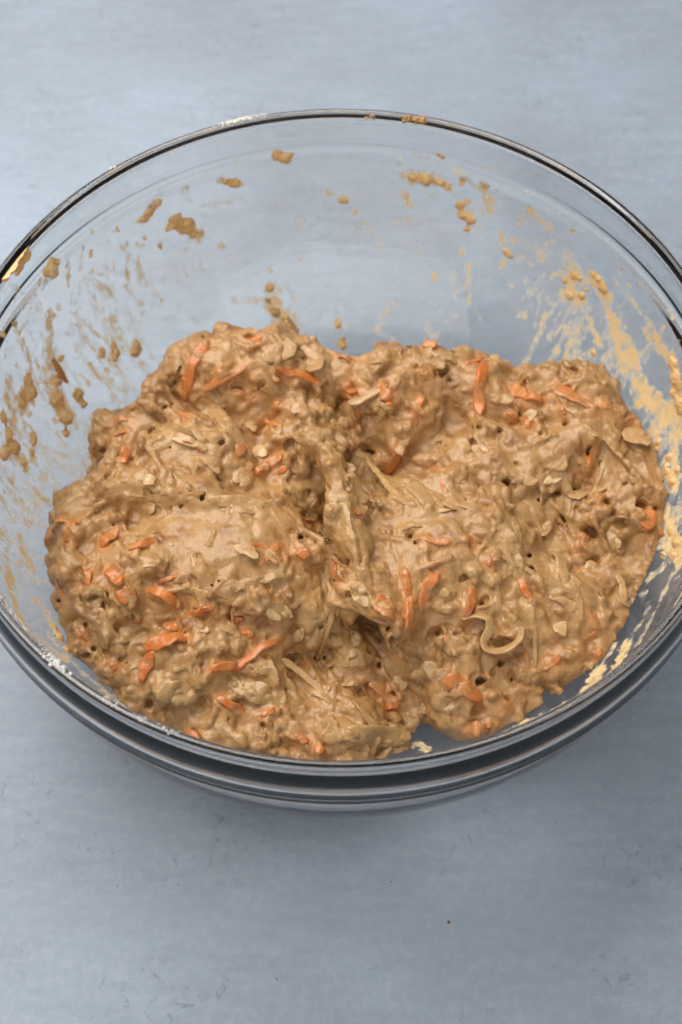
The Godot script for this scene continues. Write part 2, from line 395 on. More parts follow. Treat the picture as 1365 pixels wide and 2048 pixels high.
var fold_spots := [
	[-70.1, -11.3, -63.9, 1.2, -60.3, 8.6, 2.1], [-7.7, -7.7, 1.3, 14.9, 3.9, 30.6, 6.8, 44.7, 2.2], [10.9, -17.1, 19.5, 7.6, 26.5, 12.2, 1.7], [-5.0, 32.1, -3.6, 49.5, -9.1, 57.3, -7.7, 58.8, 1.4], [57.5, 8.5, 63.4, 32.5, 65.3, 43.2, 1.9], [-75.3, 78.0, -67.8, 78.4, -65.8, 75.4, 1.5],
	[-45.1, 88.6, -41.9, 80.9, -33.4, 77.9, -24.7, 79.5, 2.1], [-14.7, 66.0, -5.7, 78.9, 1.5], [-38.1, 92.3, -35.6, 93.5, 3.4], [11.9, -43.4, 16.6, -50.7, 3.4], [3.3, -33.7, 9.9, -35.7, 1.4], [105.9, 37.7, 116.5, 19.3, 1.7],
	[52.6, 77.5, 55.3, 76.8, 2.2], [62.6, 74.5, 74.9, 74.6, 2.1], [-79.6, 35.8, -73.5, 45.9, -70.5, 53.5, 1.5], [-90.8, 34.2, -89.3, 38.9, 2.1], [-45.2, 11.8, -22.2, 9.3, -15.1, 10.7, 1.4], [-22.6, -2.9, -13.0, 21.2, -5.8, 25.8, 1.4],
	[-36.4, 10.5, -16.4, 31.4, -11.1, 40.5, 1.0], [-61.7, 46.3, -52.8, 45.2, 1.5], [21.4, 5.9, 27.1, -1.8, 1.7], [34.6, -4.3, 51.4, -8.5, 64.0, -2.2, 1.5], [66.2, -13.3, 79.2, -18.1, 1.9], [77.5, -55.3, 88.0, -43.3, 2.1],
	[82.2, -38.6, 91.6, -40.1, 1.5], [46.6, -23.3, 47.9, -14.8, 1.5], [-23.2, -52.5, -12.0, -58.7, -4.3, -52.1, 1.5], [-57.8, -57.2, -50.1, -58.4, 1.7], [-72.9, -51.5, -63.3, -47.7, 1.7], [-77.4, 59.8, -75.4, 65.1, 1.4],
	[-88.2, 50.7, -86.2, 61.2, 1.5], [-77.4, 55.2, -77.1, 65.3, 1.2], [-46.1, 30.2, -44.6, 24.2, 1.2], [49.0, 30.6, 54.6, 22.9, 1.5], [76.9, 3.9, 82.4, 13.7, 1.5], [91.0, 13.7, 99.2, 27.2, 1.7],
	[59.2, 53.0, 66.3, 61.8, 1.4], [27.6, 38.7, 38.2, 34.8, 1.5], [13.6, 60.7, 21.0, 73.3, 1.5], [24.1, 66.7, 29.9, 79.8, 1.7], [1.3, 82.4, 13.5, 87.6, 1.7], [-21.2, 86.3, -10.8, 95.4, 2.1],
	[-27.9, 96.6, -17.6, 97.3, 2.1], [75.4, 55.0, 84.1, 61.5, 1.7], [92.5, 39.7, 93.1, 53.4, 1.7], [36.3, 55.5, 39.6, 65.5, 1.5], [-58.2, 52.0, -67.0, 53.5, 1.5], [-48.6, 69.1, -57.1, 72.7, 1.4],
	[-7.9, 11.2, -4.1, 27.1, 1.0], [101.2, -12.7, 109.7, -1.5, 1.9], [61.3, -53.3, 69.0, -52.2, 1.7], [26.2, -54.6, 29.8, -45.7, 1.5], [-99.5, 19.3, -91.5, 11.9, -82.8, 5.8, 1.5], [112.4, 4.8, 117.8, 4.0, 2.2],
	[115.9, 14.2, 112.0, 22.3, 1.5],
]
var pit_spots := [
	[92.0, -13.0, 2.1, 5.8], [93.9, -18.0, 1.4, 3.4], [60.5, -0.3, 2.2, 3.4], [110.6, 9.3, 3.1, 4.5], [50.1, 47.8, 2.2, 4.1], [34.5, 56.5, 1.2, 2.1], [36.2, 60.9, 0.9, 1.5], [47.4, 74.3, 2.6, 3.4],
	[72.8, 75.9, 2.6, 3.4], [-68.9, 8.9, 2.4, 3.8], [-53.4, 9.7, 1.5, 3.4], [-49.1, 11.1, 1.5, 3.1], [-29.9, -39.7, 1.7, 2.4], [-44.8, 40.1, 0.9, 2.4], [-7.4, 53.3, 1.2, 1.7], [9.0, -20.4, 2.8, 5.2],
	[3.3, -25.0, 1.7, 3.4], [-26.3, 89.1, 1.7, 2.8], [-52.6, 46.9, 0.7, 1.4], [-44.7, 45.3, 0.9, 1.5], [-53.7, 79.0, 1.0, 2.1], [38.8, 86.1, 1.0, 1.5], [39.2, 86.4, 0.9, 1.4], [24.4, 24.8, 1.7, 3.1],
	[26.9, 28.2, 1.0, 2.1], [67.3, 35.5, 1.7, 3.4], [66.9, 29.7, 1.4, 3.1], [-14.7, 25.0, 1.7, 3.4], [1.3, 38.6, 2.2, 4.5], [-4.0, 25.7, 1.5, 3.4], [-20.0, 22.8, 1.0, 1.7], [-30.9, 47.2, 0.7, 1.2],
	[13.9, 62.3, 1.7, 3.8], [19.3, 71.3, 1.4, 3.1], [15.4, 61.2, 1.4, 2.8], [73.9, -19.1, 1.4, 2.4], [37.3, -22.1, 1.5, 2.8], [59.1, -21.2, 1.4, 2.4], [-74.1, 54.0, 1.4, 1.7], [-66.2, 69.4, 0.9, 1.5],
	[-65.0, 59.0, 0.9, 1.5], [-38.2, 87.3, 1.2, 2.4], [-42.2, 44.0, 0.7, 1.2], [-28.4, 51.9, 0.7, 1.0], [-39.2, -15.4, 1.4, 2.1], [-13.7, -40.2, 1.4, 2.4], [3.0, 49.1, 1.4, 2.4], [85.9, 7.9, 1.2, 2.1],
	[92.3, 41.8, 1.5, 2.8], [97.1, 50.8, 1.4, 2.4], [44.6, 10.2, 0.9, 1.4], [59.9, 29.2, 1.0, 1.7], [31.0, 41.8, 0.9, 1.4], [55.8, 66.3, 1.2, 2.1], [37.9, 65.4, 0.9, 1.4], [29.3, 62.9, 0.9, 1.5],
	[-19.6, 75.3, 1.0, 2.1], [-5.9, 59.4, 1.2, 2.1], [-75.2, 68.6, 1.4, 2.4], [-89.7, 55.2, 1.0, 1.7], [-86.2, 62.8, 1.0, 1.7], [-94.9, 31.2, 1.0, 1.7], [-62.9, -29.3, 1.4, 2.4], [-66.6, -33.6, 1.4, 2.4],
	[14.7, -47.5, 1.0, 1.7], [27.9, -46.1, 1.4, 2.1], [41.2, -42.7, 1.2, 2.1], [52.1, -23.6, 1.4, 2.4], [83.0, -21.9, 1.4, 2.4], [102.7, -3.9, 1.2, 2.1], [-7.8, 1.0, 1.4, 2.8],
]

func top_raw(x: float, z: float) -> float:   # height of the lumpy mass before folds and pits
	var y := ORG.y + (CY - 1) * STEP
	var last := 10.0
	while y > 6.0:
		var p := Vector3(x, y, z)
		var d := coarse_at(p)
		if d > 9.0:
			y -= maxf(d - 8.0, 1.0)
			last = d
			continue
		d -= rough(p)
		if d < 0.0:
			return y - d * 0.6
		y -= clampf(d * 0.8, 0.4, 3.0)
		last = d
	return 0.0

func piece(a: Vector3, b: Vector3, ra: float, rb: float, k: float, add: bool) -> void:
	var it := [a, b, ra, rb, k, add]
	var grow := Vector3.ONE * (maxf(ra, rb) + k + 0.8)
	var lo := (a.min(b) - grow - ORG) / STEP
	var hi := (a.max(b) + grow - ORG) / STEP
	for z in range(maxi(int(floor(lo.z)), 0), mini(int(floor(hi.z)), CZ - 2) + 1):
		for y in range(maxi(int(floor(lo.y)), 0), mini(int(floor(hi.y)), CY - 2) + 1):
			for x in range(maxi(int(floor(lo.x)), 0), mini(int(floor(hi.x)), CX - 2) + 1):
				var id := x + (CX - 1) * (y + (CY - 1) * z)
				if not in_block.has(id):
					in_block[id] = []
				in_block[id].append(it)

func on_top(x: float, z: float, up: float) -> Vector3:
	return Vector3(x, top_raw(x, z) + up, z)

func place_features() -> void:
	var rng := RandomNumberGenerator.new()
	rng.seed = 77
	for f: Array in fold_spots:
		var r: float = f[-1]
		var pts := []
		for k in range(0, f.size() - 1, 2):
			pts.append(on_top(f[k], f[k + 1], r * 0.2))
		for k in pts.size() - 1:
			var w := r * (0.8 + 0.2 * sin(k * 2.3))
			piece(pts[k], pts[k + 1], w, w * rng.randf_range(0.75, 1.0), r * 0.9, true)
	for f: Array in carrot_spots + apple_spots:
		var a := on_top(f[0], f[1], -0.3)
		var b := on_top(f[2], f[3], -0.3)
		var m := on_top((f[0] + f[2]) / 2.0, (f[1] + f[3]) / 2.0, -0.2)
		var r: float = f[4] * 0.42
		piece(a, m, r * 0.8, r, 2.2, true)
		piece(m, b, r, r * 0.8, 2.2, true)
	for f: Array in oat_spots:
		var a := on_top(f[0], f[1], -f[2] * 0.35)
		piece(a, a + Vector3(0, 0.1, 0), f[2] * 0.7, f[2] * 0.7, 2.0, true)
	# coated shreds, flakes and drips too small to single out
	for k in 620:
		var x := rng.randf_range(-112.0, 122.0)
		var z := rng.randf_range(-74.0, 104.0)
		var len := rng.randf_range(3.0, 12.0)
		var dir := Vector2.from_angle(rng.randf_range(-0.5, 1.9))
		var r := rng.randf_range(0.8, 1.7)
		var kind := rng.randf()
		if Vector2(x, z).length() > 118.0:
			continue
		if calm(Vector3(x, 0, z)) < 0.75 and kind > 0.15:
			continue
		if kind < 0.62:
			var bend := rng.randf_range(-0.3, 0.3) * len
			var a := on_top(x, z, rng.randf_range(-0.5, 0.5) * r)
			var m2 := Vector2(x, z) + dir * len * 0.5 + dir.orthogonal() * bend
			var e2 := Vector2(x, z) + dir * len
			var m := on_top(m2.x, m2.y, rng.randf_range(-0.2, 0.5) * r)
			var e := on_top(e2.x, e2.y, rng.randf_range(-0.6, 0.3) * r)
			if minf(a.y, minf(m.y, e.y)) < 10.0 or absf(a.y - m.y) > len or absf(m.y - e.y) > len:
				continue
			piece(a, m, r * 0.8, r, 1.6, true)
			piece(m, e, r, r * 0.6, 1.6, true)
		else:
			var a := on_top(x, z, -0.3)
			if a.y < 10.0:
				continue
			r = rng.randf_range(1.2, 3.0)
			piece(a, a + Vector3(dir.x, 0.0, dir.y) * r * 0.8, r, r * 0.8, 1.2, true)
	for k in 120:   # bigger lumps
		var x := rng.randf_range(-104.0, 116.0)
		var z := rng.randf_range(-70.0, 98.0)
		var r := rng.randf_range(2.2, 4.6)
		var a := on_top(x, z, -r * 0.45)
		var to := Vector2.from_angle(rng.randf_range(-0.5, 2.0)) * rng.randf_range(1.0, 7.0)
		var b := on_top(x + to.x, z + to.y, -r * 0.5)
		if minf(a.y, b.y) < 12.0 or absf(a.y - b.y) > 6.0 or calm(Vector3(x, 0, z)) < 0.7:
			continue
		piece(a, b, r, r * 0.75, 2.2, true)
	for f: Array in pit_spots:
		var r: float = f[2]
		if r < 1.2 and rng.randf() < 0.5:
			continue
		var a := on_top(f[0], f[1], r * 0.4)
		var lean := Vector3(rng.randf_range(-0.35, 0.35), -1.0, -0.35 + rng.randf_range(-0.3, 0.2)).normalized()
		piece(a, a + lean * (f[3] * 1.3 + r * 0.4), r * 1.1, r * 0.7, r * 0.6, false)
	for k in 24:   # air holes
		var x := rng.randf_range(-108.0, 118.0)
		var z := rng.randf_range(-74.0, 100.0)
		var a := on_top(x, z, 0.3)
		var r := rng.randf_range(0.3, 0.6) * (1.0 if k % 9 else 1.5)
		if a.y < 12.0:
			continue
		var lean := Vector3(rng.randf_range(-0.5, 0.5), -1.0, rng.randf_range(-0.7, 0.3)).normalized()
		piece(a, a + lean * rng.randf_range(1.5, 3.5), r, r * 0.8, 0.7, false)

# ---------------------------------------------------------------- shreds and flakes that show on the batter
func steep(p: Vector3) -> Vector3:   # outward direction of the finished surface
	var i := clampi(roundi((p.x - ORG.x) / fine), 3, nx - 4)
	var j := clampi(roundi((p.y - ORG.y) / fine), 3, ny - 4)
	var k := clampi(roundi((p.z - ORG.z) / fine), 3, nz - 4)
	var o := i + nx * (j + ny * k)
	var g := Vector3(dense[o + 3] - dense[o - 3], dense[o + 3 * nx] - dense[o - 3 * nx], dense[o + 3 * nx * ny] - dense[o - 3 * nx * ny])
	return g.normalized() if g.length() < 100.0 and g.length() > 0.05 else Vector3.UP

func inclusions(b: Node3D) -> void:
	var rng := RandomNumberGenerator.new()
	rng.seed = 3
	var orange: StandardMaterial3D = batter_look.duplicate()
	orange.resource_name = "carrot"
	orange.roughness = 0.3
	var cream: StandardMaterial3D = batter_look.duplicate()
	cream.resource_name = "oat_and_apple"
	cream.roughness = 0.34
	for f: Array in carrot_spots:
		put("carrot_shred", shred(f, rng, Color(0.76, 0.195, 0.03), Color(0.57, 0.285, 0.105), 0.36), orange, b)
	for k in 46:
		var x := rng.randf_range(-100.0, 112.0)
		var z := rng.randf_range(-64.0, 92.0)
		var d := Vector2.from_angle(rng.randf_range(-0.6, 2.2)) * rng.randf_range(3.0, 9.0)
		if top_of(x, z) < 14.0 or top_of(x + d.x, z + d.y) < 14.0 or absf(top_of(x, z) - top_of(x + d.x, z + d.y)) > 7.0:
			continue
		put("carrot_shred", shred([x, z, x + d.x, z + d.y, rng.randf_range(1.2, 2.6), rng.randf_range(0.35, 0.8)], rng, Color(0.76, 0.195, 0.03), Color(0.57, 0.285, 0.105), 0.36), orange, b)
	for k in 60:
		var x := rng.randf_range(-100.0, 112.0)
		var z := rng.randf_range(-64.0, 92.0)
		var d := Vector2.from_angle(rng.randf_range(-0.4, 2.0)) * rng.randf_range(6.0, 14.0)
		if top_of(x, z) < 14.0 or top_of(x + d.x, z + d.y) < 14.0 or absf(top_of(x, z) - top_of(x + d.x, z + d.y)) > 8.0:
			continue
		put("apple_shred", shred([x, z, x + d.x, z + d.y, rng.randf_range(1.5, 3.4), rng.randf_range(0.45, 0.7)], rng, Color(0.66, 0.41, 0.175), Color(0.50, 0.29, 0.118), 0.3), cream, b)
	for k in apple_spots.size():
		var skin := Color(0.42, 0.06, 0.045) if k == 0 or k == 26 else Color(0.66, 0.41, 0.175)
		put("apple_shred", shred(apple_spots[k], rng, Color(0.66, 0.41, 0.175), Color(0.50, 0.29, 0.118), 0.26, skin), cream, b)
	for k in curl_spots.size():
		put("apple_shred", ribbon(curl_spots[k], k == 0, rng), cream, b)
	for f: Array in oat_spots:
		put("oat_flake", flake(f, rng), cream, b)

func shred(f: Array, rng: RandomNumberGenerator, bare: Color, coated: Color, thick: float, edge := Color(-1, 0, 0)) -> ArrayMesh:
	var n := 11
	var w: float = f[4] * 1.2
	var coat: float = minf(f[5] + 0.07, 0.9)
	var th := clampf(w * thick, 0.7, 1.7)
	var a := Vector2(f[0], f[1])
	var b := Vector2(f[2], f[3])
	var longer := (b - a) * 0.09
	a -= longer
	b += longer
	var side := (b - a).orthogonal() * rng.randf_range(-0.07, 0.07)
	var phase := rng.randf() * TAU
	bare = (bare * rng.randf_range(0.85, 1.08)).lerp(coated, rng.randf_range(0.0, 0.18))
	var p := PackedVector3Array()
	for k in n:
		var t := k / (n - 1.0)
		var q := a.lerp(b, t) + side * sin(t * PI)
		p.append(Vector3(q.x, top_of(q.x, q.y), q.y))
	for again in 3:
		var old := p.duplicate()
		for k in range(1, n - 1):
			p[k].y = maxf((old[k - 1].y + old[k].y * 2.0 + old[k + 1].y) / 4.0, old[k].y - 0.5)
	var s := Shape.new()
	var ups := []
	for k in n:
		ups.append(steep(p[k]))
	for k in n:
		var t := k / (n - 1.0)
		var along := (p[mini(k + 1, n - 1)] - p[maxi(k - 1, 0)]).normalized()
		var up: Vector3 = (ups[maxi(k - 1, 0)] + ups[k] + ups[mini(k + 1, n - 1)])
		up = (up - along * up.dot(along)).normalized()
		up = up.rotated(along, 0.35 * sin(t * 3.0 + phase))
		var across := along.cross(up)
		var wave := n_tint.get_noise_3dv(p[k] * 2.0 + Vector3(phase * 9.0, 0, 0))
		var lift := th * (0.36 - 0.95 * coat + 1.1 * wave) - 0.9 * pow(absf(t * 2.0 - 1.0), 4.0) * (0.3 + coat)
		var ww := w * (0.48 + 0.22 * n_tint.get_noise_1d(t * 26.0 + phase * 31.0)) * (1.0 - 0.6 * pow(absf(t * 2.0 - 1.0), 3.5))
		for m in 10:
			var an := TAU * m / 10.0
			var cs := signf(cos(an)) * pow(absf(cos(an)), 0.55)
			var sn := signf(sin(an)) * pow(absf(sin(an)), 0.7)
			s.v.append(p[k] + up * (lift + sn * th * 0.5 * (1.0 + 0.2 * wave)) + across * cs * ww + (up * 0.10 + across * 0.16) * rng.randf_range(-1.0, 1.0))
			var mix := clampf(coat * 1.1 + 1.2 * n_tint.get_noise_3dv(s.v[-1] * 3.1) + 0.02, 0.0, 1.0)
			var c := bare
			if edge.r >= 0.0 and absf(cs) > 0.8:
				c = edge
			s.c.append(c.lerp(coated, mix * 0.92))
	for k in n - 1:
		for m in 10:
			var o := k * 10 + m
			var e := k * 10 + (m + 1) % 10
			s.i.append_array(PackedInt32Array([o, e, e + 10, o, e + 10, o + 10]))
	for m in range(1, 9):
		s.i.append_array(PackedInt32Array([0, m + 1, m]))
		var z := (n - 1) * 10
		s.i.append_array(PackedInt32Array([z, z + m, z + m + 1]))
	return outward(s)

var curl_spots := [   # loose peels and strands: x, z, height over the surface ..., width; the first stands on its edge
	[42.4, 53.9, 0.0, 46.9, 52.6, 1.5, 51.4, 53.8, 2.5, 52.0, 57.1, 2.2, 50.0, 60.5, 1.5, 50.7, 63.3, 2.0, 54.9, 64.2, 2.6, 59.3, 62.7, 2.8, 62.2, 60.5, 2.4, 62.9, 57.0, 0.6, 4.2],
	[17.4, -38.7, 1.0, 14.2, -36.4, 2.0, 10.4, -34.3, 2.8, 6.7, -32.3, 2.6, 3.3, -31.7, 2.6, 2.2],
	[-4.9, 37.4, 0.6, -2.5, 48.1, 1.0, -3.3, 51.3, 1.2, -6.1, 56.1, 1.0, -9.1, 59.7, 0.6, 2.2],
	[-62.0, -14.4, 0.6, -57.1, -12.1, 1.0, -52.1, -11.2, 0.8, -48.9, -9.9, 0.2, 2.9],
	[99.3, 33.8, 0.5, 100.7, 37.8, 1.3, 101.1, 43.5, 1.4, 103.4, 44.2, 0.6, 2.9],
	[9.9, -15.8, 0.4, 14.4, -6.3, 0.8, 18.7, 3.8, 0.9, 23.3, 11.8, 0.3, 2.6],
	[-20.8, 63.9, 0.3, -16.4, 66.6, 0.9, -11.0, 70.8, 1.0, -5.7, 76.1, 0.4, 2.6],
	[66.6, 55.4, 0.4, 67.7, 59.9, 1.0, 67.9, 64.6, 0.9, 67.8, 68.1, 0.2, 1.5],
	[-8.0, -46.8, 0.6, -5.0, -44.0, 1.2, -2.8, -41.6, 0.6, 2.2],
	[32.1, -56.3, 1.0, 36.6, -51.8, 1.6, 42.3, -50.3, 1.0, 1.9],
]

func ribbon(f: Array, on_edge: bool, rng: RandomNumberGenerator) -> ArrayMesh:
	var keys := PackedVector3Array()
	for k in range(0, f.size() - 1, 3):
		keys.append(Vector3(f[k], top_of(f[k], f[k + 1]), f[k + 1]))
	for again in 2:
		var old := keys.duplicate()
		for k in range(1, keys.size() - 1):
			keys[k].y = maxf((old[k - 1].y + old[k].y + old[k + 1].y) / 3.0, old[k].y - 0.6)
	for k in keys.size():
		keys[k].y += f[k * 3 + 2] - 0.3
	var p := PackedVector3Array()
	var last := keys.size() - 1
	for k in last:
		for q in 6:
			p.append(keys[k].cubic_interpolate(keys[k + 1], keys[maxi(k - 1, 0)], keys[mini(k + 2, last)], q / 6.0))
	p.append(keys[last])
	var s := Shape.new()
	var w: float = f[-1]
	var th := clampf(w * 0.3, 0.7, 1.2)
	for k in p.size():
		var t := k / (p.size() - 1.0)
		var along := (p[mini(k + 1, p.size() - 1)] - p[maxi(k - 1, 0)]).normalized()
		var across := along.cross(Vector3.UP).normalized()
		var up := across.cross(along).normalized()
		if on_edge:
			across = (up * 0.6 + across * 0.8).normalized()
			up = along.cross(across).normalized()
		var ww := w * (0.48 + 0.16 * n_tint.get_noise_1d(t * 40.0 + f[0])) * (1.0 - 0.55 * pow(absf(t * 2.0 - 1.0), 4.0))
		for m in 10:
			var an := TAU * m / 10.0
			var cs := signf(cos(an)) * pow(absf(cos(an)), 0.6)
			var sn := signf(sin(an)) * pow(absf(sin(an)), 0.8)
			s.v.append(p[k] + up * sn * th * 0.5 + across * cs * ww + across * rng.randf_range(-0.1, 0.1))
			s.c.append(Color(0.66, 0.42, 0.18).lerp(Color(0.53, 0.30, 0.125), clampf(0.62 + 1.3 * n_tint.get_noise_3dv(s.v[-1] * 2.6), 0, 1)))
	var n := p.size()
	for k in n - 1:
		for m in 10:
			var o := k * 10 + m
			var e := k * 10 + (m + 1) % 10
			s.i.append_array(PackedInt32Array([o, e, e + 10, o, e + 10, o + 10]))
	for m in range(1, 9):
		var z := (n - 1) * 10
		s.i.append_array(PackedInt32Array([0, m + 1, m, z, z + m, z + m + 1]))
	return outward(s)

func outward(s: Shape) -> ArrayMesh:   # a closed shape: turn its faces outward, then smooth
	var vol := 0.0
	for k in range(0, s.i.size(), 3):
		vol += s.v[s.i[k]].dot(s.v[s.i[k + 2]].cross(s.v[s.i[k + 1]]))
	if vol < 0.0:
		for k in range(0, s.i.size(), 3):
			var t := s.i[k + 1]
			s.i[k + 1] = s.i[k + 2]
			s.i[k + 2] = t
	s.smooth()
	return s.done()

func flake(f: Array, rng: RandomNumberGenerator) -> ArrayMesh:
	var r: float = f[2] * 0.9
	var coat: float = minf(f[3] * 0.85 + 0.27, 0.85)
	var c := Vector3(f[0], top_of(f[0], f[1]), f[1])
	var up := (steep(c) + Vector3(rng.randf_range(-0.35, 0.35), 0, rng.randf_range(-0.35, 0.35))).normalized()
	var u := up.cross(Vector3(cos(rng.randf() * TAU), 0.0, sin(rng.randf() * TAU))).normalized()
	var v := up.cross(u)
	var th := clampf(r * 0.15, 0.35, 0.7)
	c += up * th * (0.3 - 1.3 * coat)
	var s := Shape.new()
	var ph := rng.randf() * TAU
	var bare := Color(0.70, 0.43, 0.19).lerp(Color(0.80, 0.54, 0.27), rng.randf())
	var rings := [[0.0, 0.5], [0.55, 0.62], [0.9, 0.42], [1.0, 0.0], [0.9, -0.5], [0.0, -0.6]]
	for q: Array in rings:
		for m in 14:
			var an := TAU * m / 14.0
			var rr: float = r * q[0] * (1.0 + 0.13 * sin(an * 2.0 + ph * 3.0) + 0.13 * sin(an * 3.0 + ph) + 0.5 * n_tint.get_noise_2d(cos(an) * 9.0 + ph * 20.0, sin(an) * 9.0))
			var x := cos(an) * rr
			var y := sin(an) * rr * 0.74
			var z: float = q[1] * th + 0.035 * x * y / maxf(r, 1.0) + 0.55 * th * sin(an * 2.0 + ph) * q[0] - 0.10 * th * (1.0 if absf(y) < 0.25 * r and q[1] > 0.0 else 0.0)
			s.v.append(c + u * x + v * y + up * z)
			var mix := clampf(coat * 1.1 + 0.1 + 0.9 * n_tint.get_noise_3dv(s.v[-1] * 3.4) - 0.15, 0.0, 1.0)
			s.c.append(bare.lerp(Color(0.53, 0.295, 0.122), mix))
	for k in rings.size() - 1:
		for m in 14:
			var o := k * 14 + m
			var e := k * 14 + (m + 1) % 14
			s.i.append_array(PackedInt32Array([o, e, e + 14, o, e + 14, o + 14]))
	return outward(s)

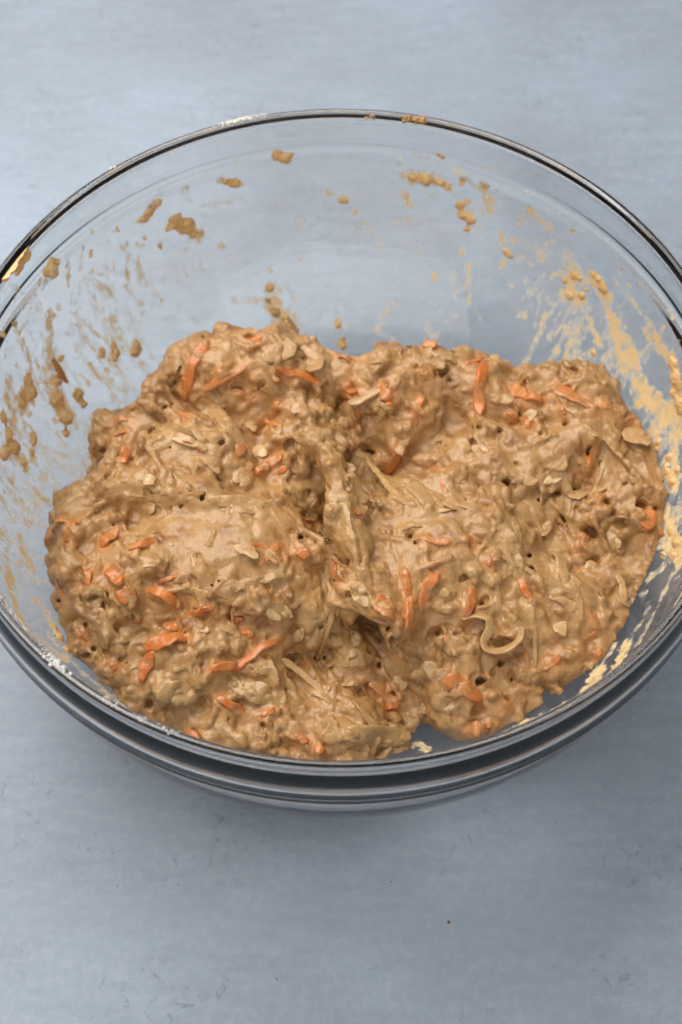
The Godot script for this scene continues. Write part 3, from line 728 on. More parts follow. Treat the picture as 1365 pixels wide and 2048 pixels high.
# ---------------------------------------------------------------- what clings to the glass
var film_strokes := [   # bearing from the far side (degrees), height, to bearing, height, width, density, tone (0 flour, 1 tan, 2 golden)
	[-59.9, 78.2, -64.8, 62.0, 3.2, 0.90, 1], [-65.2, 63.0, -70.7, 43.6, 9.9, 0.75, 1], [-70.8, 65.0, -75.4, 62.6, 10.8, 0.80, 1], [-75.2, 73.6, -82.0, 60.0, 9.0, 0.70, 1], [-68.7, 88.4, -68.4, 70.4, 2.9, 0.60, 1],
	[-65.2, 85.2, -71.5, 84.2, 1.8, 0.50, 1], [-84.4, 61.0, -84.7, 52.4, 6.8, 0.80, 1], [-79.7, 52.0, -83.0, 49.0, 3.1, 0.80, 1], [-89.1, 58.0, -93.2, 50.6, 4.4, 0.70, 1], [-77.7, 51.2, -84.0, 39.4, 4.4, 0.35, 1],
	[-83.0, 44.4, -95.4, 45.2, 3.7, 0.40, 1], [-74.4, 43.6, -81.4, 34.6, 3.7, 0.30, 1], [-55.9, 64.8, -58.4, 54.6, 6.1, 0.30, 1], [-50.1, 60.0, -53.2, 42.6, 3.2, 0.30, 1], [-49.3, 54.2, -54.8, 40.6, 6.1, 0.50, 1],
	[-45.3, 47.0, -48.2, 40.6, 4.0, 0.35, 1], [-56.6, 43.0, -60.8, 32.6, 2.7, 0.50, 1], [-53.0, 38.6, -57.6, 33.6, 2.5, 0.40, 1], [-67.3, 36.6, -81.0, 30.8, 7.5, 0.40, 1], [-75.1, 37.4, -85.4, 32.0, 4.4, 0.25, 1],
	[-84.8, 39.8, -89.8, 37.4, 2.4, 0.40, 1], [-98.1, 59.8, -109.4, 57.2, 7.8, 0.50, 0], [-100.3, 52.2, -105.7, 48.4, 3.7, 0.85, 1], [-107.2, 61.0, -120.2, 67.0, 8.5, 0.70, 1], [-110.8, 54.0, -118.0, 53.2, 4.1, 0.40, 0],
	[-113.3, 50.0, -116.6, 46.2, 5.8, 0.70, 1], [-119.2, 67.0, -125.3, 50.2, 4.4, 0.75, 1], [-120.4, 51.0, -134.7, 42.6, 3.4, 0.50, 1], [-131.4, 43.0, -139.0, 41.6, 3.1, 0.45, 1], [-62.6, 92.8, -61.2, 75.6, 3.2, 0.30, 1],
	[-66.0, 106.2, -62.6, 92.8, 2.5, 0.40, 1], [-64.0, 87.8, -67.1, 84.2, 1.8, 0.30, 1], [-43.7, 98.8, -43.4, 96.8, 6.1, 0.30, 0], [-34.7, 107.0, -33.9, 104.0, 4.3, 0.20, 0], [-24.8, 97.6, -23.2, 94.2, 5.4, 0.15, 0],
	[-53.2, 92.8, -54.4, 80.4, 1.6, 0.60, 1], [-49.5, 91.4, -51.3, 82.4, 1.1, 0.50, 1], [-44.2, 75.4, -47.4, 63.0, 1.1, 0.30, 1], [-56.1, 92.2, -59.2, 90.8, 3.2, 0.50, 1], [-61.8, 91.2, -64.3, 92.6, 4.0, 0.50, 1],
	[-37.5, 86.4, -33.4, 90.4, 4.3, 0.80, 1], [-31.5, 78.6, -27.0, 66.8, 7.2, 0.60, 1], [-25.5, 79.6, -20.4, 77.2, 1.8, 0.35, 1], [-21.7, 90.2, -18.2, 85.2, 2.2, 0.70, 1], [-28.3, 89.8, -27.6, 84.8, 1.8, 0.40, 1],
	[-15.2, 39.6, -15.4, 35.8, 8.3, 0.50, 2], [-15.7, 35.8, -13.7, 29.6, 5.8, 0.85, 2], [-23.7, 39.6, -18.3, 37.6, 2.5, 0.50, 1], [-10.2, 37.0, -11.3, 30.4, 2.9, 0.35, 1], [-13.4, 30.8, -13.2, 27.2, 9.0, 0.90, 2],
	[-2.5, 76.0, 0.7, 72.4, 2.5, 0.50, 1], [-8.2, 65.0, -6.9, 63.0, 1.4, 0.50, 1], [-18.5, 77.2, -15.1, 70.2, 1.8, 0.15, 1], [-6.9, 60.8, -4.1, 56.4, 2.9, 0.12, 0], [12.2, 86.4, 17.3, 86.2, 6.8, 0.80, 2],
	[17.6, 89.0, 19.5, 83.4, 3.2, 0.70, 2], [11.1, 78.2, 12.9, 71.2, 3.6, 0.60, 1], [10.6, 64.0, 13.8, 63.8, 2.2, 0.40, 1], [25.9, 90.0, 27.3, 79.2, 5.0, 0.70, 1], [20.2, 94.2, 27.1, 85.6, 2.5, 0.50, 1],
	[22.7, 79.0, 24.8, 69.6, 4.7, 0.60, 2], [25.6, 77.6, 25.4, 67.8, 4.7, 0.35, 1], [15.7, 68.2, 19.0, 61.2, 7.2, 0.30, 0], [15.6, 80.4, 17.0, 78.6, 3.6, 0.30, 1], [5.0, 60.4, 7.9, 52.2, 2.3, 0.45, 1],
	[26.1, 53.4, 28.4, 40.4, 2.3, 0.45, 1], [22.5, 53.0, 25.3, 40.4, 1.4, 0.20, 1], [11.9, 34.4, 9.6, 29.0, 4.3, 0.35, 1], [4.1, 39.0, 6.7, 27.6, 3.6, 0.18, 0], [32.1, 64.6, 33.6, 61.6, 7.2, 0.40, 0],
	[30.1, 71.0, 31.0, 68.2, 1.6, 0.60, 1], [34.6, 88.4, 39.1, 84.8, 3.2, 0.75, 1], [33.1, 71.6, 40.8, 74.0, 5.0, 0.40, 0], [40.2, 74.4, 44.2, 78.0, 5.4, 0.35, 0], [44.2, 76.6, 47.2, 69.8, 9.4, 0.60, 1],
	[46.3, 68.4, 48.5, 61.0, 7.2, 0.80, 1], [45.6, 60.2, 49.2, 63.2, 7.2, 0.60, 1], [49.2, 75.8, 53.9, 74.0, 5.8, 0.80, 1], [53.1, 71.2, 58.6, 64.8, 4.7, 0.75, 1], [58.1, 66.4, 63.7, 57.2, 9.4, 0.75, 1],
	[62.2, 64.4, 71.8, 56.4, 8.6, 0.80, 1], [52.4, 60.0, 57.6, 55.6, 2.3, 0.60, 1], [51.1, 51.2, 55.9, 43.0, 3.6, 0.45, 1], [54.0, 47.8, 56.1, 45.4, 4.0, 0.50, 1], [57.6, 83.0, 65.5, 80.2, 2.7, 0.50, 1],
	[54.3, 83.0, 58.6, 81.0, 2.2, 0.30, 1], [65.0, 79.0, 72.7, 80.2, 7.2, 0.75, 1], [72.5, 81.0, 77.9, 75.4, 7.2, 0.90, 1], [71.5, 58.4, 78.5, 63.8, 10.8, 0.90, 1], [76.8, 75.2, 82.8, 68.6, 7.2, 0.90, 1],
	[77.2, 57.2, 82.7, 49.8, 5.1, 0.75, 1], [81.2, 64.0, 91.8, 58.6, 5.8, 0.75, 1], [84.9, 56.2, 87.8, 52.0, 2.7, 0.70, 1], [98.0, 55.2, 107.6, 65.2, 6.8, 0.90, 1], [99.9, 50.6, 104.6, 58.2, 3.7, 0.70, 1],
	[38.4, 58.0, 41.6, 59.6, 4.0, 0.25, 0], [42.4, 56.2, 46.5, 54.8, 3.2, 0.25, 1], [59.4, 42.8, 62.6, 41.2, 2.5, 0.40, 1], [61.1, 52.4, 64.7, 49.2, 3.6, 0.30, 1], [30.2, 39.8, 32.1, 37.8, 2.2, 0.20, 1],
	[21.1, 38.6, 24.6, 34.0, 1.8, 0.15, 1], [12.9, 39.2, 13.8, 38.2, 2.9, 0.60, 0], [18.1, 38.6, 18.9, 37.8, 2.5, 0.50, 0], [25.9, 35.8, 27.3, 35.2, 3.6, 0.60, 0], [21.5, 31.0, 23.3, 29.6, 4.3, 0.80, 0],
	[-5.2, 29.8, 2.2, 28.4, 5.4, 0.20, 1], [9.8, 27.8, 14.1, 26.2, 2.5, 0.30, 1], [24.9, 29.6, 27.9, 28.8, 2.5, 0.25, 0], [32.3, 69.6, 37.2, 72.8, 4.7, 0.30, 0], [34.8, 75.0, 36.4, 72.0, 3.2, 0.35, 0],
	[0.6, 104.6, 3.2, 100.6, 5.4, 0.12, 0], [12.8, 96.8, 14.5, 96.0, 2.5, 0.50, 0], [10.1, 97.0, 11.0, 96.0, 3.6, 0.15, 0], [-16.1, 93.2, -14.4, 90.4, 5.4, 0.12, 0], [42.1, 62.6, 48.4, 53.0, 3.6, 0.20, 0],
	[111.7, 58.8, 122.7, 56.8, 2.6, 0.50, 1], [109.1, 61.0, 114.7, 59.0, 2.0, 0.50, 1], [114.3, 53.2, 120.9, 50.4, 2.0, 0.35, 1], [122.0, 50.6, 135.1, 56.6, 5.8, 0.85, 1], [127.5, 45.2, 137.5, 50.4, 6.8, 0.90, 1],
	[135.0, 47.8, 141.5, 40.8, 5.1, 0.80, 1], [121.6, 44.6, 128.7, 44.6, 1.7, 0.60, 1], [109.6, 46.6, 117.4, 56.4, 4.1, 0.25, 0], [142.3, 37.8, 146.5, 36.8, 3.4, 0.70, 1], [163.4, 27.2, 161.5, 30.0, 3.4, 0.70, 2],
	[92.1, 48.6, 97.2, 56.4, 5.1, 0.80, 1], [-29.0, 27.8, -21.3, 26.6, 5.4, 0.30, 1], [-0.3, 29.6, -0.8, 27.8, 1.4, 0.50, 1],
]
var dab_spots := [
	["thick tan batter dab clinging just inside the far left rim", -60.9, 114.2, 1.7, -62.7, 114.8, 2.7, -64.9, 114.6, 3.2, -66.7, 113.0, 1.9],
	["pale batter streak beside the far left rim dab, smeared down the glass", -60.3, 108.6, 1.7, -62.1, 107.8, 2.3, -63.5, 107.2, 1.7],
	["small batter dab with a cream oat stuck on the upper left glass", -57.2, 94.0, 3.0, -55.2, 94.0, 1.7, -56.0, 96.0, 1.9],
	["forked brown batter clump with a raised strip, largest on the left glass wall", -62.7, 59.0, 1.6, -66.0, 54.2, 2.1, -69.2, 50.6, 3.5, -70.6, 44.8, 3.5, -65.0, 45.2, 2.8, -65.8, 42.0, 2.1, -73.2, 42.4, 1.6],
	["ragged tan batter dab left of the forked clump", -71.3, 66.2, 2.8, -72.4, 62.0, 3.5, -75.3, 63.8, 2.1],
	["drooping orange-tan batter dab at the photo's left edge, mid height", -80.7, 70.0, 2.4, -82.4, 64.4, 2.4, -83.3, 59.4, 3.1, -84.6, 53.6, 2.1, -85.8, 63.8, 3.1],
	["narrow drop-shaped batter dab below the forked clump", -78.4, 53.2, 1.6, -79.6, 51.8, 1.8, -81.5, 51.0, 1.6],
	["brown batter blob with an orange shred between glass and heap, left of the heap", -63.7, 34.8, 2.8, -65.4, 32.8, 3.8, -69.2, 32.0, 3.1, -73.7, 31.2, 3.8, -77.4, 30.4, 3.1],
	["upper of two small tan drops on the glass behind the heap's left shoulder", -51.8, 47.0, 1.2, -52.6, 44.8, 2.1, -53.5, 43.8, 1.4],
	["round tan drop right of its twin on the glass above the heap's left shoulder", -47.8, 42.2, 1.6, -48.8, 41.0, 2.1],
	["small tan drop left of its twin above the heap's left shoulder", -54.6, 48.6, 1.6, -55.1, 47.2, 1.2],
	["translucent yellowish batter dab high on the far left glass wall", -36.7, 85.8, 1.9, -35.4, 87.6, 2.3, -33.7, 90.8, 1.5],
	["dark tan ragged batter clump high on the far left glass, with a tail", -30.8, 77.8, 3.4, -29.2, 73.6, 3.8, -28.3, 68.4, 1.9, -26.7, 67.4, 1.3, -32.2, 76.4, 1.7],
	["small two-lobed batter speck above the ragged clump on the far glass", -20.6, 89.2, 1.5, -19.1, 86.4, 2.1],
	["tan batter crumb under the far rim, left of its centre", -11.2, 95.4, 1.9, -9.8, 93.6, 2.5, -9.1, 94.8, 1.5],
	["golden batter smear rising from behind the heap's tallest peak", -15.6, 40.4, 1.7, -16.6, 37.0, 1.6, -15.6, 33.2, 2.1, -13.4, 29.4, 3.5, -11.7, 28.0, 2.4],
	["flat tan batter patch high on the far right glass", 12.7, 86.2, 1.9, 15.0, 85.8, 3.4, 17.9, 86.0, 1.7, 19.1, 84.2, 1.1],
	["orange-tan batter drip among pale smears on the far right glass", 21.9, 77.6, 1.9, 22.8, 72.8, 1.9, 24.1, 71.4, 2.3, 24.0, 67.8, 1.3],
	["hooked golden dab on the right glass wall, left of the round drop", 45.1, 66.6, 1.5, 46.2, 70.8, 1.7, 47.5, 71.4, 1.5, 47.0, 62.2, 1.9, 49.3, 65.8, 1.9, 49.8, 69.6, 1.1],
	["golden curved dab ending in a round drop on the right glass wall", 49.9, 77.6, 1.7, 51.3, 77.6, 1.9, 52.5, 75.4, 2.3],
	["large smooth tan batter patch at the photo's right edge", 73.3, 80.2, 2.8, 75.7, 78.2, 3.5, 76.6, 73.2, 2.4, 79.3, 73.6, 3.5],
	["tan batter drip hanging beside the heap's right shoulder", 79.5, 56.6, 1.0, 81.0, 55.8, 1.8, 82.1, 54.2, 1.4],
	["heavy batter clump on the right glass wall touching the heap", 85.2, 58.8, 1.8, 87.0, 56.2, 2.4, 89.5, 57.8, 2.8, 87.8, 52.6, 1.8, 88.6, 61.4, 2.1],
	["lower right batter smear touching the heap at the photo's right edge", 99.3, 56.6, 2.1, 102.6, 60.2, 2.8, 105.0, 59.8, 2.1, 103.5, 53.8, 1.4],
	["long tan batter ridge inside the front right rim", 127.8, 52.8, 1.2, 131.8, 50.8, 2.1, 135.0, 47.8, 2.6, 137.8, 44.6, 2.4, 140.4, 43.0, 1.4],
	["small amber batter dab low on the left glass near the front", -117.8, 46.6, 1.6, -120.0, 46.6, 2.1, -122.9, 46.6, 1.6],
	["tiny tan drop on the far glass just above the heap", -1.3, 29.6, 1.0, -0.8, 28.6, 1.4],
	["tan drop half hidden behind the heap's back edge, right of its peak", 0.2, 25.0, 1.8, 0.5, 23.8, 1.8],
	["tiny tan drop alone in the middle of the far glass", -0.0, 71.2, 1.3, 0.7, 70.8, 1.3],
	["tan drop ringed by a pale film on the far right glass", 32.1, 64.2, 1.5, 33.0, 63.8, 1.7],
	["tiny round tan drop low on the right glass wall", 57.1, 51.6, 1.2, 57.7, 51.6, 1.0],
	["tiny tan fleck on the far glass below the rim, right of centre", 16.8, 99.0, 0.9, 17.6, 97.8, 1.1],
	["tiny tan fleck low on the far left glass, below the ragged clump", -35.0, 70.2, 1.1, -34.8, 68.6, 0.9],
]
const S_MAX := 170.0
var wall_s := PackedFloat32Array()   # length along the inner wall, for every half millimetre of height from 8 mm up

func measure_wall() -> void:
	var s := 0.0
	var last := Vector2(in_r(8.0), 8.0)
	for k in 212:
		var q := Vector2(in_r(8.0 + k * 0.5), 8.0 + k * 0.5)
		s += q.distance_to(last)
		wall_s.append(s)
		last = q

func s_of(h: float) -> float:
	var t := clampf((h - 8.0) * 2.0, 0.0, 210.0)
	return lerpf(wall_s[int(t)], wall_s[int(t) + 1], t - int(t))

func h_of(s: float) -> float:
	var k := wall_s.bsearch(s)
	if k <= 0:
		return 8.0
	if k > 211:
		return 113.5
	return 8.0 + (k - 1 + (s - wall_s[k - 1]) / maxf(wall_s[k] - wall_s[k - 1], 1e-5)) * 0.5

func wall_point(bearing: float, h: float, off: float) -> Vector3:
	var r := in_r(h)
	var t := Vector2(in_r(h + 0.4) - in_r(h - 0.4), 0.8).normalized()
	var q := Vector2(r, h) + Vector2(-t.y, t.x) * off
	var a := deg_to_rad(bearing)
	return Vector3(q.x * sin(a), q.y, -q.x * cos(a))

func film() -> void:
	measure_wall()
	var iw := 1664
	var ih := 640
	var total := wall_s[211]
	var warp := noise(FastNoiseLite.TYPE_SIMPLEX_SMOOTH, 5.0, 2, 41)
	var lace := noise(FastNoiseLite.TYPE_SIMPLEX_SMOOTH, 5.0, 4, 42)
	var streak := noise(FastNoiseLite.TYPE_SIMPLEX_SMOOTH, 2.6, 2, 43)
	var bowl_node := get_node("mixing_bowl")
	var rng := RandomNumberGenerator.new()
	rng.seed = 9
	var strokes := film_strokes.duplicate()
	for k in 330:   # fine spatter
		var th := rng.randf_range(-112.0, 112.0)
		if absf(th) < 25.0 and rng.randf() < 0.6:
			continue
		var h := rng.randf_range(44.0, 100.0)
		strokes.append([th, h, th + rng.randf_range(-0.4, 0.4), h - rng.randf_range(0.0, 3.0), rng.randf_range(0.6, 1.9), rng.randf_range(0.25, 0.75), 1 if rng.randf() < 0.7 else 0])
	for side in [-1.0, 1.0]:
		for k in 8:   # smears under the lip on the near side
			var th: float = side * (118.0 + k * 4.0)
			strokes.append([th, rng.randf_range(72.0, 86.0), th + side * 5.0, rng.randf_range(68.0, 84.0), rng.randf_range(5.0, 11.0), rng.randf_range(0.6, 0.95), 1])
		for k in 90:   # thin drag marks left by the spoon
			var th: float = side * rng.randf_range(38.0, 108.0)
			var h := rng.randf_range(48.0, 80.0)
			strokes.append([th, h, th + rng.randf_range(-2.5, 2.5), h - rng.randf_range(4.0, 18.0), rng.randf_range(0.9, 3.6), rng.randf_range(0.2, 0.6), 1])
	for half in 2:
		var from := -180.0 + 180.0 * half
		var alpha := PackedFloat32Array()
		alpha.resize(iw * ih)
		var gold := PackedFloat32Array()
		gold.resize(iw * ih)
		for st: Array in strokes:
			var s0 := s_of(st[1])
			var s1 := s_of(st[3])
			var r := in_r((st[1] + st[3]) * 0.5)
			var per := deg_to_rad(1.0) * r
			var a := Vector2((st[0] - from) * per, s0)
			var b := Vector2((st[2] - from) * per, s1)
			var w: float = st[4]
			var den: float = st[5]
			var grow := w * 0.5 + 3.0
			var x0 := maxi(int((minf(a.x, b.x) - grow) / per / 180.0 * iw), 0)
			var x1 := mini(int((maxf(a.x, b.x) + grow) / per / 180.0 * iw), iw - 1)
			var y0 := maxi(int((minf(s0, s1) - grow) / total * ih), 0)
			var y1 := mini(int((maxf(s0, s1) + grow) / total * ih), ih - 1)
			var ab := b - a
			var len2 := maxf(ab.length_squared(), 1e-4)
			for y in range(y0, y1 + 1):
				for x in range(x0, x1 + 1):
					var raw := Vector2((x + 0.5) / iw * 180.0 * per, (y + 0.5) / ih * total)
					var wv := warp.get_noise_3d(raw.x, raw.y, half * 90.0)
					var q := raw + Vector2(wv, warp.get_noise_3d(raw.x, raw.y, 50.0 + half * 90.0)) * minf(2.2, 0.4 + w * 0.4)
					var t := clampf((q - a).dot(ab) / len2, 0.0, 1.0)
					var d := q.distance_to(a + ab * t)
					var e := 1.0 - d / (w * 0.5 + 0.7)
					if e < -0.4:
						continue
					var n1 := lace.get_noise_3d(raw.x, raw.y, half * 70.0)
					var n2 := streak.get_noise_3d(raw.x * 1.15, raw.y * 0.22, half * 33.0)
					var v := minf(e * 1.6, 0.8) + 0.6 * n1 + 0.42 * n2 - (0.70 - den * 0.95)
					if v <= 0.0:
						continue
					var o := y * iw + x
					var thick := smoothstep(0.30, 1.0, v + (den - 0.7) * 0.5)
					var al := lerpf(0.40, 0.97, thick) * smoothstep(0.0, 0.55, v) * clampf(0.88 + 0.5 * n1, 0.5, 1.0)
					if st[6] == 0:
						al = minf(al, 0.7) * (0.55 + 0.45 * smoothstep(-0.2, 0.5, n1)) * den * 1.2
						thick = -1.0
					elif st[6] == 2:
						thick = maxf(thick, 0.55)
					if al > alpha[o]:
						alpha[o] = al
						gold[o] = thick
		var buf := PackedByteArray()
		buf.resize(iw * ih * 4)
		var rel := PackedByteArray()
		rel.resize(iw * ih)
		for o in iw * ih:
			var g := gold[o]
			var c := Color(0.92, 0.89, 0.84) if g < 0.0 else Color(0.98, 0.94, 0.84).lerp(Color(0.98, 0.84, 0.60), g)
			buf[o * 4] = int(c.r * 255)
			buf[o * 4 + 1] = int(c.g * 255)
			buf[o * 4 + 2] = int(c.b * 255)
			buf[o * 4 + 3] = int(clampf(alpha[o], 0, 1) * 255)
			rel[o] = int(clampf(alpha[o] * (0.35 + 0.65 * maxf(g, 0.0)), 0, 1) * 255)
		var m := StandardMaterial3D.new()
		m.resource_name = "batter_film"
		m.transparency = BaseMaterial3D.TRANSPARENCY_ALPHA
		m.cull_mode = BaseMaterial3D.CULL_DISABLED
		m.albedo_texture = ImageTexture.create_from_image(Image.create_from_data(iw, ih, false, Image.FORMAT_RGBA8, buf))
		m.texture_repeat = false
		m.roughness = 0.5
		m.backlight_enabled = true
		m.backlight = Color(0.5, 0.5, 0.5)
		m.heightmap_enabled = true
		m.heightmap_scale = 0.008
		m.heightmap_texture = ImageTexture.create_from_image(Image.create_from_data(iw, ih, false, Image.FORMAT_L8, rel))
		var s := Shape.new()
		var nu := 96
		var nv := 40
		for j in nv + 1:
			var h := h_of(total * j / nv)
			for i in nu + 1:
				var th := from + 180.0 * i / nu
				s.v.append(wall_point(th, h, 0.12))
				s.n.append((wall_point(th, h, 1.12) - s.v[-1]).normalized())
				s.uv.append(Vector2(i / float(nu), j / float(nv)))
		for j in nv:
			for i in nu:
				var o := j * (nu + 1) + i
				s.quad(o, o + 1, o + nu + 2, o + nu + 1)
		put("batter_film", s.done(), m, bowl_node).set_meta("kind", "stuff")

func dabs() -> void:
	var thin_look: StandardMaterial3D = batter_look.duplicate()
	thin_look.resource_name = "thin_batter"
	thin_look.backlight_enabled = true
	thin_look.backlight = Color(0.45, 0.45, 0.45)
	var wob := noise(FastNoiseLite.TYPE_SIMPLEX_SMOOTH, 4.5, 3, 51)
	for spot: Array in dab_spots:
		var circles := []
		var b0: float = spot[1]
		var s0 := s_of(spot[2])
		var per := deg_to_rad(1.0) * in_r(spot[2])
		var lo := Vector2(1e9, 1e9)
		var hi := -lo
		var biggest := 0.0
		for k in range(1, spot.size(), 3):
			var q := Vector3((spot[k] - b0) * per, s_of(spot[k + 1]) - s0, spot[k + 2])
			circles.append(q)
			lo = lo.min(Vector2(q.x, q.y) - Vector2.ONE * (q.z + 2.5))
			hi = hi.max(Vector2(q.x, q.y) + Vector2.ONE * (q.z + 2.5))
			biggest = maxf(biggest, q.z)
		var step := 0.5
		var gx := int((hi.x - lo.x) / step) + 1
		var gy := int((hi.y - lo.y) / step) + 1
		var tall := clampf(biggest * 0.75, 0.7, 3.4)
		var dist := func(p: Vector2) -> float:
			var d := 50.0
			for q: Vector3 in circles:
				d = smin(d, p.distance_to(Vector2(q.x, q.y)) - q.z, minf(2.2, q.z))
			return d + 1.4 * wob.get_noise_3d(p.x * 0.8, p.y * 0.8, b0 * 3.0) * minf(1.0, biggest / 2.2)
		var s := Shape.new()
		var at := {}
		for j in gy:
			for i in gx:
				var p := lo + Vector2(i, j) * step
				var d: float = dist.call(p)
				if d > step * 1.6:
					continue
				if d > 0.0:
					var g := Vector2(dist.call(p + Vector2(0.1, 0)) - d, dist.call(p + Vector2(0, 0.1)) - d) / 0.1
					p -= g * d / maxf(g.length_squared(), 0.25)
					d = 0.0
				var t := tall * (1.0 - exp(d / (0.55 + tall * 0.35))) * (0.85 + 0.7 * wob.get_noise_3d(p.x * 0.7, p.y * 0.7, 200.0 + b0))
				at[i + gx * j] = s.v.size()
				var bearing := b0 + p.x / per
				var h := h_of(s0 + p.y)
				s.v.append(wall_point(bearing, h, 0.16 + maxf(t, 0.02)))
				var c := batter_tint(s.v[-1] * 1.7)
				s.c.append(c.lerp(Color(0.98, 0.63, 0.28), 0.95 - 0.2 * t / tall))
		for q: Vector3 in s.v:
			s.n.append(Vector3(-q.x, 0.0, -q.z).normalized() )
		for j in gy - 1:
			for i in gx - 1:
				var o := i + gx * j
				if at.has(o) and at.has(o + 1) and at.has(o + gx) and at.has(o + gx + 1):
					var a: int = at[o]
					var b: int = at[o + 1]
					var e: int = at[o + gx + 1]
					var f: int = at[o + gx]
					s.quad(a, b, e, f)
		var label: String = spot[0]
		var o := MeshInstance3D.new()
		o.name = "batter_dab"
		s.smooth()
		o.mesh = s.done()
		o.material_override = thin_look
		add_child(o, true)
		for chip: Array in chips:
			if label.contains(chip[0]):
				put(chip[1], wall_chip(chip), thin_look, o)
		tag(o, label, "batter dab", "batter dabs stuck to the inner wall of the bowl")

var chips := [   # what sticks in a dab: which, kind, bearing, height, length, breadth, turn, colour
	["cream oat", "oat_flake", -56.9, 93.6, 6.0, 4.2, 1.2, Color(0.85, 0.66, 0.38)],
	["raised strip", "carrot_strip", -65.0, 56.5, 15.0, 2.6, 1.5, Color(0.62, 0.27, 0.07)],
	["orange shred", "carrot_shred", -74.0, 30.6, 7.0, 2.6, 1.3, Color(0.80, 0.20, 0.03)],
]

func wall_chip(f: Array) -> ArrayMesh:
	var s := Shape.new()
	var mid := wall_point(f[2], f[3], 1.9)
	var inward := (wall_point(f[2], f[3], 3.0) - mid).normalized()
	var side := Vector3.UP.cross(inward).normalized()
	var rise := inward.cross(side)
	var u := side * cos(f[6]) + rise * sin(f[6])
	var v := inward.cross(u)
	for j in 7:
		for i in 14:
			var la := PI * j / 6.0
			var lo := TAU * i / 14.0
			var wob := 1.0 + 0.5 * n_tint.get_noise_2d(cos(lo) * 8.0 + f[2], sin(lo) * 8.0)
			s.v.append(mid + (u * cos(lo) * f[4] * 0.5 + v * sin(lo) * f[5] * 0.5) * pow(sin(la), 0.6) * wob + inward * cos(la) * 0.7)
			s.c.append(Color(f[7]))
	for j in 6:
		for i in 14:
			var a := j * 14 + i
			var b := j * 14 + (i + 1) % 14
			s.i.append_array(PackedInt32Array([a, b, b + 14, a, b + 14, a + 14]))
	return outward(s)

func grains(spots: Array, n: int, small: float, big: float, seeded: int, hue: Color) -> ArrayMesh:   # a clump of grains along the lip
	var rng := RandomNumberGenerator.new()
	rng.seed = seeded
	var s := Shape.new()
	for k in n:
		var sp: Array = spots[rng.randi_range(0, spots.size() - 1)]
		var t := clampf(rng.randfn(0.5, 0.2), 0.0, 1.0)
		var bearing := deg_to_rad(lerpf(sp[0], sp[1], t))
		var around := clampf(rng.randfn(sp[2], 0.3), -0.6, 3.6)
		var r := rng.randf_range(small, big)
		var off := rng.randf_range(-0.25, 0.5) * r + (0.6 * big if rng.randf() < 0.3 else 0.0)
		var q := Vector2(130.4 + (1.75 + off) * cos(around), 113.2 + (1.75 + off) * sin(around))
		var c := Vector3(q.x * sin(bearing), q.y, -q.x * cos(bearing))
		var ax := Vector3(rng.randf_range(0.7, 1.4), rng.randf_range(0.6, 1.0), rng.randf_range(0.7, 1.4))
		var o := s.v.size()
		for j in 5:
			for i in 7:
				var la := PI * j / 4.0
				var lo := TAU * i / 7.0
				var d := Vector3(sin(la) * cos(lo), cos(la), sin(la) * sin(lo))
				s.v.append(c + d * ax * r * rng.randf_range(0.82, 1.15))
				s.c.append(hue * rng.randf_range(0.94, 1.04))
		for j in 4:
			for i in 7:
				var a := o + j * 7 + i
				var b := o + j * 7 + (i + 1) % 7
				s.i.append_array(PackedInt32Array([a, b, b + 7, a, b + 7, a + 7]))
	return outward(s)

func rim_bits() -> void:
	var white := StandardMaterial3D.new()
	white.resource_name = "flour"
	white.vertex_color_use_as_albedo = true
	white.roughness = 0.95
	var flour := Color(0.82, 0.78, 0.72)
	var group := "flour clinging to the rim of the bowl"
	tag(put("flour_clump", grains([[-21.5, -12.5, 1.35]], 130, 0.22, 0.55, 61, flour), white), "white flour crusted on top of the far rim, left of its middle", "flour", group)
	tag(put("flour_clump", grains([[-40.4, -39.2, 1.2]], 9, 0.2, 0.5, 62, flour), white), "tiny white flour speck on the far left rim beyond the longer crust", "flour", group)
	tag(put("flour_clump", grains([[-136.5, -142.0, 1.9]], 70, 0.18, 0.5, 63, flour), white), "thickest white flour smudge on the near left rim", "flour", group)
	tag(put("flour_clump", grains([[-146.5, -150.5, 2.0], [-151.5, -155.0, 1.9], [-154.0, -160.0, 2.0]], 60, 0.14, 0.32, 64, flour), white), "broken trail of flour grains on the near rim, nearer the front than the smudge", "flour", group)
	tag(put("flour_clump", grains([[-122.0, -140.0, 2.9]], 130, 0.12, 0.28, 65, flour), white), "powdery white flour line along the inside of the near left rim", "flour", group)
	tag(put("batter_bit", grains([[8.5, 15.0, 2.5], [12.0, 14.5, 2.2]], 30, 0.5, 1.15, 66, Color(0.56, 0.33, 0.12)), batter_look), "tan batter bits caught on the far rim, just right of its middle", "batter dab", "batter caught on the far rim")
	tag(put("batter_bit", grains([[4.2, 6.0, 3.0]], 8, 0.4, 0.8, 67, Color(0.56, 0.33, 0.12)), batter_look), "smaller tan batter bit under the middle of the far rim", "batter dab", "batter caught on the far rim")

